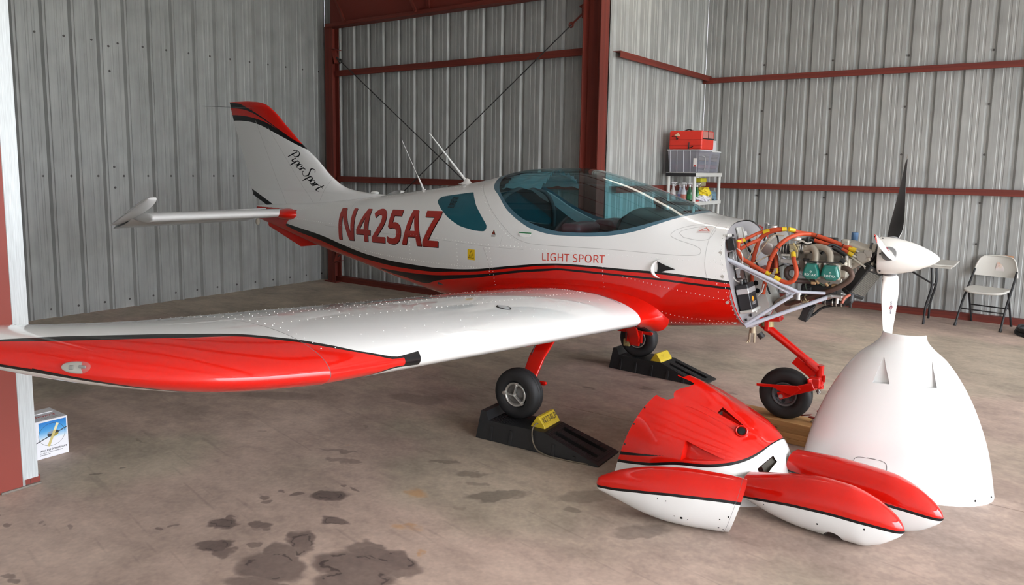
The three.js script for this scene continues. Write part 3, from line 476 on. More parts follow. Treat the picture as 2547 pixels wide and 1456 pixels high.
{
  const Z = (a, b) => (u, v, p) => wingPoint(mix(a, b, u), v, p);
  const main = grid(90, 120, Z(.42, 3.2985)), tip = grid(70, 120, (u, v, p) => wingPoint(3.3015 + 1.0285 * Math.sin(u * PI / 2), v, p));
  const gm = wingPaint(main), gt = wingPaint(tip), mir = (L) => L.filter(([g]) => filled(g)).map(([g, m]) => [mirrorZ(g), m]);
  for (const s of [1, -1]) {
    const w = painted(plane, 'wing', s > 0 ? gm : mir(gm), s > 0 ? 'white right wing reaching towards the viewer' : 'white left wing behind the fuselage');
    const tp = painted(w, 'wing_tip', s > 0 ? gt : mir(gt), 'red wing tip edged with a black line');
    if (s < 0) continue;
    const onTop = (x, z, o = -.0006) => [x, wingTop(x, z) + o, z], rv = [];
    const row = (P, step) => { const c = new THREE.CatmullRomCurve3(P.map((p) => V(p[0], 0, p[1])), false, 'centripetal'), n = Math.round(c.getLength() / step); for (let i = 0; i <= n; i++) { const q = c.getPointAt(i / n); rv.push(onTop(q.x, q.z)); } };
    row([[-1.42, .62], [-1.47, 1.2], [-1.5, 1.9], [-1.57, 2.6], [-1.62, 3.27]], .042); row([[-1.19, .8], [-1.21, 1.4], [-1.23, 2.1], [-1.28, 2.8], [-1.30, 3.27]], .042); row([[-2.0, .7], [-2.0, 3.27]], .05); row([[-1.47, 2.1], [-1.52, 3.2]], .042);
    row([[-1.0, 3.262], [-1.2, 3.26], [-1.5, 3.26], [-1.9, 3.26]], .045); for (const z of [1.15, 1.75, 2.25, 2.8]) row([[-1.25, z], [-1.6, z], [-2.0, z]], .06); row([[-1.45, .74], [-1.15, .80]], .022);
    row([[-1.0, .9], [-1.02, 1.9], [-1.05, 3.0]], .13); row([[-.93, 1.2], [-.97, 2.4], [-.99, 3.2]], .21);
    dots(w, 'rivets', rv, .0030, M.white);
    const ring = (x, z, rx, rz, tb, m, n) => { const P = []; for (let k = 0; k < 28; k++) { const a = k / 28 * 2 * PI; P.push(onTop(x + rx * Math.cos(a), z + rz * Math.sin(a), .001)); } return part(w, n, tube(P, tb, 60, 6, true), m); };
    ring(-1.096, 1.868, .038, .038, .004, M.darkMetal, 'fuel_cap_ring'); part(w, 'fuel_cap', aim(cyl(.033, .033, .006, 28), [0.18, 1, -.08]).translate(...onTop(-1.096, 1.868, .002)), std([.55, .56, .57], .35, .4), 'round fuel filler cap');
    for (let k = 0; k < 5; k++) { const x0 = -1.52 + k * .028; part(w, 'walkway_stripe', grid(20, 1, (u, v, p) => { const x = x0 + .42 * u + .02 * k, z = .625 + .10 * u + k * .012 + v * .006; p.set(...onTop(x, z, .0012)); }), M.seam); }
    part(w, 'tip_seam', grid(90, 1, (u, v, p) => { wingPoint(3.2985 + v * .003, mix(.05, .95, u), p); }), M.seam);
    // position light on the tip
    const lt = part(w, 'position_light', new THREE.SphereGeometry(1, 28, 18).scale(.054, .021, .020).applyMatrix4(new THREE.Matrix4().makeBasis(V(.72, -.1, -.69).normalize(), V(-.25, .9, -.36).normalize(), V(.65, .42, .63).normalize())).translate(-1.338, 1.156, 3.966), phy([.86, .86, .84], .04, { transmission: .92, thickness: 0 }), 'clear oval position light');
    part(w, 'lamp_reflector', new THREE.SphereGeometry(1, 24, 14).scale(.051, .019, .004).applyMatrix4(new THREE.Matrix4().makeBasis(V(.72, -.1, -.69).normalize(), V(-.25, .9, -.36).normalize(), V(.65, .42, .63).normalize())).translate(-1.335, 1.157, 3.970), M.alu); part(w, 'lamp_bulb', [frame(rbox(.022, .010, .008, .003), [-1.318, 1.162, 3.968], [.72, -.1, -.69], [0, 1, 0]), frame(rbox(.014, .014, .008, .003), [-1.345, 1.160, 3.988], [.72, -.1, -.69], [0, 1, 0])], std([.25, .25, .24], .3, .6));
  }
  // fairing where the leading edge meets the fuselage
  for (const s of [1, -1]) { const q = V(), g = grid(36, 64, (u, v, p) => { const z = mix(.47, .74, u), d = .088 * Math.pow(1 - u, 2.4) + .0012, vv = mix(.04, .96, v), k = Math.pow(Math.sin(v * PI), .6) * (1 - .75 * sst(.52, .62, v)); wingPoint(Math.max(.6, z), vv, p); wingPoint(Math.max(.6, z), vv + .004, q); const tx = q.x - p.x, ty = q.y - p.y, L = Math.hypot(tx, ty); p.x += -ty / L * d * k; p.y += tx / L * d * k; p.z = z; }); part(fuselage, 'wing_root_fairing', s > 0 ? g : mirrorZ(g), M.red); }
}
// ---- tail ----
{
  const te = pchip([[1.34, -5.26], [1.398, -5.28], [1.489, -5.466], [1.873, -5.592], [2.251, -5.74], [2.445, -5.80]]), le = pchip([[1.34, -3.4], [1.5, -3.48], [1.539, -3.565], [1.554, -3.845], [1.588, -4.09], [1.663, -4.256], [1.867, -4.511], [1.976, -4.668], [2.179, -4.917], [2.371, -5.159], [2.413, -5.251], [2.436, -5.36], [2.445, -5.5]]);
  const teFull = pchip([[1.34, -5.41], [1.873, -5.592], [2.251, -5.74], [2.445, -5.80]]), hinge = (y) => -5.401 + (2.324 - y) * .5295;
  const half = (u) => 5 * (.2969 * Math.sqrt(u) - .126 * u - .3516 * u * u + .2843 * u ** 3 - .1036 * u ** 4);
  const yOf = (s) => (s < .35 ? mix(1.38, 1.60, s / .35) : mix(1.60, 2.446, (s - .35) / .65));
  let g = grid(150, 100, (s, v, p) => { const y = yOf(s), L = le(y), T = teFull(y), c = L - T, a = (v * 2 - 1) * PI, u = (1 - Math.cos(a)) / 2, cap = Math.sqrt(clamp((2.447 - y) / .05, 0, 1)), w = mix(.115, .055, sst(1.4, 2.45, y)) * half(u) * 1.0 * cap; p.set(L - u * c, y, (v < .5 ? 1 : -1) * w); });
  const paint = (h) => {
    const b1u = pchip([[-5.85, 2.446], [-5.76, 2.439], [-5.631, 2.425], [-5.491, 2.379], [-5.296, 2.297], [-5.033, 2.165], [-4.831, 2.063], [-4.66, 1.985]]), b1l = pchip([[-5.85, 2.395], [-5.746, 2.384], [-5.552, 2.362], [-5.394, 2.319], [-5.202, 2.238], [-4.922, 2.101], [-4.66, 1.983]]);
    const b2u = pchip([[-5.85, 2.315], [-5.712, 2.31], [-5.535, 2.296], [-5.396, 2.274], [-5.202, 2.225], [-5.014, 2.146], [-4.831, 2.058], [-4.6, 1.96]]), b2l = pchip([[-5.85, 2.25], [-5.7, 2.252], [-5.497, 2.24], [-5.3, 2.201], [-5.11, 2.135], [-4.924, 2.064], [-4.76, 2.0], [-4.6, 1.94]]);
    const [r, d] = cut(h, (x, y) => (x > -4.5 ? -1 : y - b1u(x))), [k, d2] = cut(d, (x, y) => (x > -4.62 ? -1 : y - b1l(x))), [r2, d3] = cut(d2, (x, y) => (x > -4.6 ? -1 : y - b2u(x))), [k2, w] = cut(d3, (x, y) => (x > -4.56 ? -1 : y - b2l(x)));
    return [[r, M.red], [k, M.black], [r2, M.red], [k2, M.black], [w, M.white]];
  };
  const [rud, fin] = cut(g, (x, y) => hinge(y) - .002 - x), foot = (x, y) => y - (1.392 + (-5.25 - x) * .435), rudder = cut(rud, foot)[0], [black, rw] = cut(rudder, (x, y) => .05 - foot(x, y) * .9);
  const vs = painted(plane, 'vertical_stabilizer', paint(cut(fin, (x, y) => x - hinge(y) - .002)[0])), rd = painted(plane, 'rudder', [...paint(rw), [black, M.black]]);
  const finZ = (x, y) => { const L = le(y), T = teFull(y), u = clamp((L - x) / (L - T), 0, 1); return mix(.115, .055, sst(1.4, 2.45, y)) * half(u); };
  const line = (o, n, a, b, w, m) => part(o, n, grid(30, 1, (u, v, p) => { const x = mix(a[0], b[0], u) + (v - .5) * w, y = mix(a[1], b[1], u); p.set(x, y, finZ(x, y) + .001); }, { flip: true }), m);
  line(vs, 'seam', [-5.166, 2.174], [-4.507, 1.43], .004, M.seamLight); line(vs, 'seam', [-4.284, 1.66], [-4.42, 1.46], .004, M.seamLight); line(vs, 'hinge_gap', [-5.36, 2.245], [-4.915, 1.41], .004, M.seamLight);
  // script name on the fin: brush strokes
  const glyph = { // strokes as polylines in a box one unit high from the baseline
    P: [[[.34, 1.0], [.24, .55], [.12, 0]], [[.0, .72], [.14, 1.0], [.5, 1.08], [.72, .86], [.6, .56], [.28, .46]]], i: [[[.1, .5], [.04, .14], [.12, .02], [.28, .16]], [[.16, .74], [.18, .78]]], p: [[[.12, .5], [-.04, -.4]], [[.06, .3], [.26, .52], [.42, .36], [.3, .06], [.04, .08]]], e: [[[.04, .24], [.34, .34], [.28, .52], [.08, .42], [.02, .16], [.16, .0], [.42, .14]]], r: [[[.12, .5], [.02, 0]], [[.06, .28], [.24, .5], [.38, .46]]],
    S: [[[.74, .98], [.52, 1.14], [.26, .94], [.42, .64], [.56, .34], [.34, .0], [.02, .08], [-.04, .26]]], o: [[[.24, .5], [.04, .34], [.06, .06], [.26, .02], [.4, .26], [.3, .48], [.46, .44]]], t: [[[.26, .86], [.1, .2], [.18, .0], [.4, .14]], [[.0, .56], [.44, .62]]] };
  const adv = { P: .62, i: .3, p: .46, e: .42, r: .40, S: .66, o: .46, t: .46 }; let pen = 0; const strokes = [];
  const O = V(-4.875, 1.890, 0), ax = V(.46, -.37, 0).normalize(), up = V(.60, .46, 0).normalize(), sc = .122;
  for (const ch of 'PiperSport') { for (const st of glyph[ch]) { const c = new THREE.CatmullRomCurve3(st.map((q) => V(pen + q[0] + q[1] * .12, q[1], 0)), false, 'catmullrom', .5);
    strokes.push(grid(28, 1, (u, v, p) => { const q = c.getPoint(u), t = c.getTangent(u), w = (.05 + .085 * Math.abs(t.y) ** 1.5) * (.45 + .55 * Math.sin(PI * clamp(u, .08, .92))), o = (v - .5) * w, a = q.x - t.y * o, b = q.y + t.x * o; p.copy(O).addScaledVector(ax, a * sc).addScaledVector(up, b * sc); p.z = finZ(p.x, p.y) + .0014; }, { flip: true })); } pen += adv[ch]; }
  part(vs, 'lettering', strokes, M.black, 'black script lettering on the fin');
  part(rd, 'static_wick', bar([-6.27, 2.421, 0], [-5.36, 2.37, .045], .0025, 6), std([.12, .12, .12], .5));
  // horizontal surfaces
  const slab = (z0, z1, lx, c, y, t, turn = 0, hx = 0) => grid(50, 48, (s, v, p) => { const a = (v * 2 - 1) * PI, u = (1 - Math.cos(a)) / 2, z = mix(z0, z1, s), x = lx - u * c - hx, yy = (v < .5 ? 1 : -1) * t * half(u) * 1.0; const cs = Math.cos(turn), sn = Math.sin(turn); p.set(hx + x * cs - yy * sn, y + x * sn + yy * cs, z); });
  const stab = grid(40, 60, (s, v, p) => { const a = (v * 2 - 1) * PI, u = (1 - Math.cos(a)) / 2, z = mix(.03, 1.5, s); p.set(mix(-4.82, -4.845, s) - u * .40, 1.318 + .02 * s + (v < .5 ? 1 : -1) * .085 * half(u), z); });
  const stabCap = grid(14, 60, (s, v, p) => { const a = (v * 2 - 1) * PI, u = (1 - Math.cos(a)) / 2, k = Math.cos(s * PI / 2); p.set(-4.845 - .2 + (.2 - u * .40) * mix(.9, 1, k), 1.338 + (v < .5 ? 1 : -1) * .085 * half(u) * k, 1.5 + .018 * Math.sin(s * PI / 2)); });
  const tilt = rad(23.5), elev = grid(40, 40, (s, v, p) => { const a = (v * 2 - 1) * PI, u = (1 - Math.cos(a)) / 2, x = .03 - u * .33, y = (v < .5 ? 1 : -1) * .06 * half(u), z = mix(.10, 1.52, s); p.set(-5.165 + x * Math.cos(tilt) - y * Math.sin(tilt), 1.338 + x * Math.sin(tilt) + y * Math.cos(tilt), z); });
  const horn = grid(30, 50, (s, v, p) => { const a = (v * 2 - 1) * PI, u = (1 - Math.cos(a)) / 2, k = Math.sqrt(Math.max(0, 1 - s * s)), x = .375 - u * .64, y = (v < .5 ? 1 : -1) * .085 * half(u) * mix(.05, 1, k), z = 1.525 + .075 * s; p.set(-5.105 + x * Math.cos(tilt) - y * Math.sin(tilt), 1.362 + x * Math.sin(tilt) + y * Math.cos(tilt), z); });
  for (const s of [1, -1]) { const m = (h) => (s > 0 ? h : mirrorZ(h)); const st = part(plane, 'horizontal_stabilizer', m(merge([stab, stabCap])), M.white); const e = part(plane, 'elevator', m(merge(elev)), M.white, 'white elevator drooped at its rear edge'); part(e, 'horn_balance', m(horn), M.white);
    part(st, 'root_fairing', m(new THREE.SphereGeometry(1, 36, 24).scale(.165, .058, .13).translate(-4.83, 1.312, .075)), M.red); }
  part(plane, 'ventral_fin', grid(30, 20, (u, v, p) => { const x = mix(-5.22, -4.40, u), top = 1.24 - .2 * u, bot = u < .57 ? mix(1.165, .985, u / .57) : mix(.985, 1.03, (u - .57) / .43), a = v * 2 * PI; p.set(x, mix(bot, top, .5 - .5 * Math.cos(a)), .012 * Math.sin(a)); }, { wrapV: true }), M.red);
  part(plane, 'tail_light', new THREE.SphereGeometry(.028, 16, 12).scale(.9, 1.3, .8).translate(-5.40, 1.205, 0), phy([.6, .55, .45], .2, { clearcoat: 1 }));
  const an = part(plane, 'antenna', [bar([-2.71, 1.69, 0], [-3.108, 2.095, 0], .011, 10, .004), lathe([[0, .05], [.018, .045], [.03, .02], [.07, 0]], 20).scale(1.3, 1, .6).translate(-2.70, 1.66, 0)], M.white, 'long white whip antenna');
  part(plane, 'antenna', [bar([-3.165, 1.59, 0], [-3.235, 1.715, 0], .010, 10, .006), bar([-3.235, 1.713, 0], [-3.424, 2.039, 0], .0022, 6), lathe([[0, .025], [.016, .02], [.028, 0]], 16).translate(-3.165, 1.585, 0)], M.white, 'thin wire antenna in a white foot');
  part(plane, 'beacon', new THREE.SphereGeometry(1, 18, 12).scale(.05, .016, .02).translate(-3.75, 1.556, 0), M.white);
}
// ---- landing gear ----
function tireGeometry(R, w, rim, grooves) {
  const P = [], h = w / 2; const pr = [[rim, -h * .62], [rim + .012, -h * .80], [R * .62, -h * .99], [R * .78, -h], [R * .90, -h * .86], [R * .965, -h * .62], [R * .99, -h * .36]];
  for (const [r, z] of pr) P.push([r, z]);
  if (grooves) P.push([R * .993, -h * .27], [R * .972, -h * .25], [R * .972, -h * .2], [R, -h * .18]);
  P.push([R, 0]); for (let k = P.length - 2; k >= 0; k--) P.push([P[k][0], -P[k][1]]);
  return lathe(P, 56).rotateX(PI / 2);
}
function wheelHub(r, w) { // rim ring, then the dished centre
  const side = lathe([[r + .004, w * .40], [r + .006, w * .47], [r, w * .49], [r - .010, w * .46], [r - .013, w * .30]], 44).rotateX(PI / 2), dish = lathe([[r - .013, w * .30], [r * .62, w * .20], [r * .5, w * .27], [r * .24, w * .32], [.001, w * .32]], 44).rotateX(PI / 2);
  return [merge([side, side.clone().rotateY(PI), cyl(r + .004, r + .004, w * .8, 40, true).rotateX(PI / 2)]), dish];
}
{
  const tg = tireGeometry(.172, .125, .078, true), legMat = M.red;
  for (const s of [1, -1]) {
    const g = pivot(plane, 'main_gear', s > 0 ? 'red leg and wheel under the right wing' : 'red leg and wheel under the left wing');
    const cx = -1.515, cz = 1.02 * s, y = .302, m = (h) => (s > 0 ? h : mirrorZ(merge(h)));
    part(g, 'leg', m(grid(30, 24, (u, v, p) => { const c = [[.30, .735], [.55, .665], [.78, .50], [.92, .33], [.945, .25]], i = Math.min(3, Math.floor(u * 4)), t = u * 4 - i, a = c[i], b = c[i + 1], q = v * 2 * PI, w = mix(.075, .045, u), th = .014; const z = mix(a[0], b[0], t), yy = mix(a[1], b[1], t), tz = b[0] - a[0], ty = b[1] - a[1], L = Math.hypot(tz, ty); const ca = Math.sign(Math.cos(q)) * Math.sqrt(Math.abs(Math.cos(q))), sa = Math.sign(Math.sin(q)) * Math.sqrt(Math.abs(Math.sin(q))); p.set(-1.52 + w * ca, yy + th * sa * tz / L, z - th * sa * ty / L); }, { wrapV: true })), legMat, 'broad red leaf-spring leg');
    part(g, 'leg_fairing', m(frame(rbox(.16, .11, .014, .004), [-1.525, .33, .928], [1, 0, 0], [0, 1, 0])), legMat); part(g, 'spat_arm', m([frame(rbox(.33, .028, .012, .005), [-1.525, .372, .936], [1, 0, 0], [0, 1, 0]), cyl(.012, .012, .02, 14).rotateX(PI / 2).translate(-1.365, .372, .936)]), legMat);
    part(g, 'axle', bar([cx, y, .93 * s], [cx, y, 1.075 * s], .014, 14), M.steel); part(g, 'brake_caliper', m([rbox(.06, .07, .04, .008, -1.60, .262, .955), rbox(.04, .03, .05, .006, -1.585, .30, .955)]), std([.45, .36, .16], .45, .6)); part(g, 'brake_disc', cyl(.07, .07, .006, 36).rotateX(PI / 2).translate(cx, y, .962 * s), M.darkMetal);
    part(g, 'tire', tg.clone().translate(cx, y, cz), M.tire); const [ring, dish] = wheelHub(.078, .11); part(g, 'rim', ring.translate(cx, y, cz), M.alu); if (s < 0) dish.rotateY(PI); part(g, 'hub', dish.translate(cx, y, cz), std([.16, .155, .15], .5, .6));
    const star = []; for (let k = 0; k < 3; k++) { const a = rad([178, 322, 75][k]), d = [Math.cos(a), Math.sin(a), 0]; star.push(frame(rbox(.085, .026, .008, .004), [cx + d[0] * .035, y + d[1] * .035, (1.075 + .006) * s], d, [0, 0, 1]).translate(0, 0, 0), cyl(.013, .013, .012, 16).rotateX(PI / 2).translate(cx + d[0] * .078, y + d[1] * .078, 1.082 * s)); }
    part(g, 'spat_bracket', star, M.alu, 'three-armed bright bracket over the hub'); part(g, 'brake_line', tube([[-1.6, .26, .93 * s], [-1.57, .40, .86 * s], [-1.56, .62, .68 * s], [-1.55, .72, .45 * s]], .004, 30, 6), M.rubber);
  }
  const n = pivot(plane, 'nose_gear', 'red strut and castering nose wheel');
  part(n, 'strut', [bar([-.215, .79, 0], [.15, .535, 0], .029, 22, .024), bar([.115, .555, 0], [.185, .505, 0], .031, 20)], M.red); part(n, 'strut_gusset', [frame(rbox(.16, .06, .012, .004), [.10, .51, .012], [.8, -.55, 0], [.55, .8, 0])], M.red);
  part(n, 'pivot_tube', [cyl(.026, .026, .15, 22).translate(.196, .465, 0), cyl(.031, .031, .02, 22).translate(.196, .43, 0), cyl(.031, .031, .02, 22).translate(.196, .395, 0), rbox(.02, .045, .02, .004, .225, .455, .01)], M.red); part(n, 'pivot_bolt', [cyl(.009, .009, .04, 10).translate(.196, .362, 0), cyl(.016, .016, .012, 6).translate(.196, .36, 0)], M.steel);
  for (const s of [1, -1]) { part(n, 'fork_arm', [frame(rbox(.20, .055, .014, .006), [.085, .372, .083 * s], [.90, .40, 0], [-.4, .9, 0]), frame(rbox(.08, .052, .014, .006), [-.005, .325, .083 * s], [.9, .42, 0], [-.4, .9, 0]), frame(rbox(.07, .08, .016, .006), [.165, .42, .058 * s], [.7, .1, -.7 * s], [0, 1, 0])], M.red); part(n, 'axle_nut', cyl(.014, .014, .02, 6).rotateX(PI / 2).translate(-.022, .312, .092 * s), M.steel); part(n, 'spat_arm', frame(plate([[-.13, -.004], [-.13, .014], [.14, .018], [.155, -.002], [.10, -.05], [.03, -.03], [-.02, -.006]], .01, .003), [-.055, .372, .095 * s], [1, .08, 0], [0, 1, 0]), M.red); }
  part(n, 'fork_crown', rbox(.07, .07, .14, .012, .175, .43, 0), M.red);
  part(n, 'tire', tireGeometry(.174, .12, .078, false).translate(-.012, .314, 0), M.tire); { const [ring, dish] = wheelHub(.078, .10), gm = std([.13, .13, .135], .5, .5); part(n, 'rim', ring.translate(-.012, .314, 0), gm); part(n, 'hub', dish.translate(-.012, .314, 0), gm); }
  const holes = []; for (let k = 0; k < 6; k++) { const a = k / 6 * 2 * PI + .4; holes.push(cyl(.012, .012, .004, 14).rotateX(PI / 2).translate(-.012 + .05 * Math.cos(a), .314 + .05 * Math.sin(a), .033)); } holes.forEach((h) => part(n, 'rim_hole', h, M.black));
  part(n, 'steering_block', [frame(rbox(.17, .035, .10, .006), [-.15, .815, 0], [1, .12, 0], [0, 1, 0]), rbox(.03, .07, .03, .006, -.155, .765, .03)], M.red); part(n, 'strut_bushing', cyl(.04, .045, .05, 24).translate(-.16, .785, 0), std([.35, .28, .13], .5, .4));
  part(n, 'drain_fittings', [cyl(.02, .02, .06, 14).translate(-.225, .755, .12), cyl(.007, .007, .08, 8).translate(-.24, .70, .13), cyl(.007, .007, .08, 8).translate(-.21, .70, .12), bar([-.245, .68, .13], [-.255, .655, .14], .005, 6)], std([.45, .38, .27], .4, .6)); part(n, 'breather_pipe', bar([-.19, .72, .08], [-.165, .69, .08], .022, 16), M.darkMetal);
}
// ---- propeller ----
{
  const pr = pivot(plane, 'propeller', 'three-bladed white propeller with a pointed spinner'), cx = .562, cy = 1.297;
  const cream = phy([.83, .81, .76], .4, { clearcoat: .7, clearcoatRoughness: .12 });
  part(pr, 'spinner', lathe([[.001, 0], [.112, 0], [.1165, .004], [.116, .05], [.112, .09], [.102, .14], [.088, .19], [.070, .235], [.048, .28], [.026, .315], [.014, .328], [.006, .333], [.0005, .334]], 64).rotateZ(-PI / 2).translate(.497, cy, 0), cream, 'white cone-shaped spinner');
  part(pr, 'hub', [cyl(.055, .055, .06, 30).rotateZ(PI / 2).translate(.475, cy, 0), cyl(.075, .075, .012, 36).rotateZ(PI / 2).translate(.452, cy, 0)], M.darkMetal);
  for (let k = 0; k < 6; k++) { const a = k * PI / 3 + .35; part(pr, 'spinner_screw', cyl(.006, .006, .006, 10).rotateX(PI / 2).applyMatrix4(new THREE.Matrix4().makeRotationX(-a + PI / 2)).translate(.515, cy + .1165 * Math.cos(a - PI / 2 + PI / 2), 0).translate(0, 0, .1165 * Math.sin(a)), M.darkMetal); }
  const chord = pchip([[.09, .062], [.13, .09], [.2, .122], [.3, .136], [.42, .130], [.55, .105], [.68, .082], [.78, .058], [.84, .032], [.858, .010]]), beta = pchip([[.09, 56], [.2, 47], [.35, 35], [.5, 27], [.7, 20], [.858, 16]]), thick = pchip([[.09, .05], [.14, .032], [.25, .02], [.5, .012], [.858, .004]]);
  const foil = (r, v, back) => { const a = v * 2 * PI, c = chord(r), b = rad(beta(r)), s = Math.cos(a), t = Math.sin(a), x = s * c / 2 + c * .06 * (r > .15 ? 1 : 0), y = t * thick(r) / 2 * (1 - .35 * s) + (1 - s * s) * c * .02; return [x * Math.sin(b) + y * Math.cos(b), r, x * Math.cos(b) - y * Math.sin(b)]; };  // (axial, radial, tangential)
  for (const [k, al] of [42, 162, 282].entries()) {
    const a = rad(al), er = V(0, Math.cos(a), -Math.sin(a)), et = V(0, Math.sin(a), Math.cos(a));
    const make = (r0, r1, n, off = 0) => grid(n, 44, (u, v, p) => { const [x, r, t] = foil(mix(r0, r1, u), v); p.set(cx + x, cy, 0).addScaledVector(er, r).addScaledVector(et, t); }, { wrapV: true, flip: true });
    let g = make(.085, .858, 90);
    const P = prep(g), nrm = P.attributes.normal.array; // the back face is black, the tip edged red
    const [tipp, body] = cut(P, (x, y, z) => er.y * (y - cy) + er.z * z - .80), back = new THREE.BufferGeometry(), front = new THREE.BufferGeometry(), sb = [[], [], []], sf = [[], [], []], A = body.attributes;
    for (let i = 0; i < A.position.count; i += 3) { const vv = [0, 1, 2].map((q) => A.uv.getY(i + q)), s = Math.max(...vv) - Math.min(...vv) > .5 || (vv[0] + vv[1] + vv[2]) / 3 > .5 ? -1 : 1; const o = s < -.1 ? sb : sf; for (let j = i; j < i + 3; j++) { o[0].push(A.position.getX(j), A.position.getY(j), A.position.getZ(j)); o[1].push(A.normal.getX(j), A.normal.getY(j), A.normal.getZ(j)); o[2].push(0, 0); } }
    for (const [h, o] of [[back, sb], [front, sf]]) { h.setAttribute('position', new THREE.Float32BufferAttribute(o[0], 3)); h.setAttribute('normal', new THREE.Float32BufferAttribute(o[1], 3)); h.setAttribute('uv', new THREE.Float32BufferAttribute(o[2], 2)); }
    painted(pr, 'blade', [[front, cream], [back, std([.022, .022, .024], .42)], [tipp, k === 2 ? M.red : cream]]);
    part(pr, 'blade_cuff', aim(cyl(.042, .046, .03, 28), er.toArray()).translate(cx, cy + er.y * .108, er.z * .108), std([.2, .2, .2], .5));
    if (k) { const [lg, w] = letters('WOODCOMP', 'bold', .2), s = .013; part(pr, 'lettering', warp(lg, (x, y, z, p) => { const r = .36 + (x - w / 2) * s * .9, f = foil(r, .25 - (y - .5) * .04), q = V(cx + f[0], cy, 0).addScaledVector(er, f[1]).addScaledVector(et, f[2]); p.copy(q); p.x += .0016; if (k === 1) p.z += .001; }), std([.08, .07, .12], .5));
      const f = foil(.36, .25), rg = new THREE.TorusGeometry(.011, .0018, 6, 22), b = rad(beta(.36)); const nn = V(Math.cos(b), 0, 0).addScaledVector(et, -Math.sin(b)); part(pr, 'emblem', rg.applyQuaternion(new THREE.Quaternion().setFromUnitVectors(V(0, 0, 1), nn)).translate(cx + f[0] + nn.x * .002, cy + er.y * f[1] + et.y * f[2] + nn.y * .002, er.z * f[1] + et.z * f[2] + nn.z * .002), std([.4, .03, .04], .5)); }
  }
}
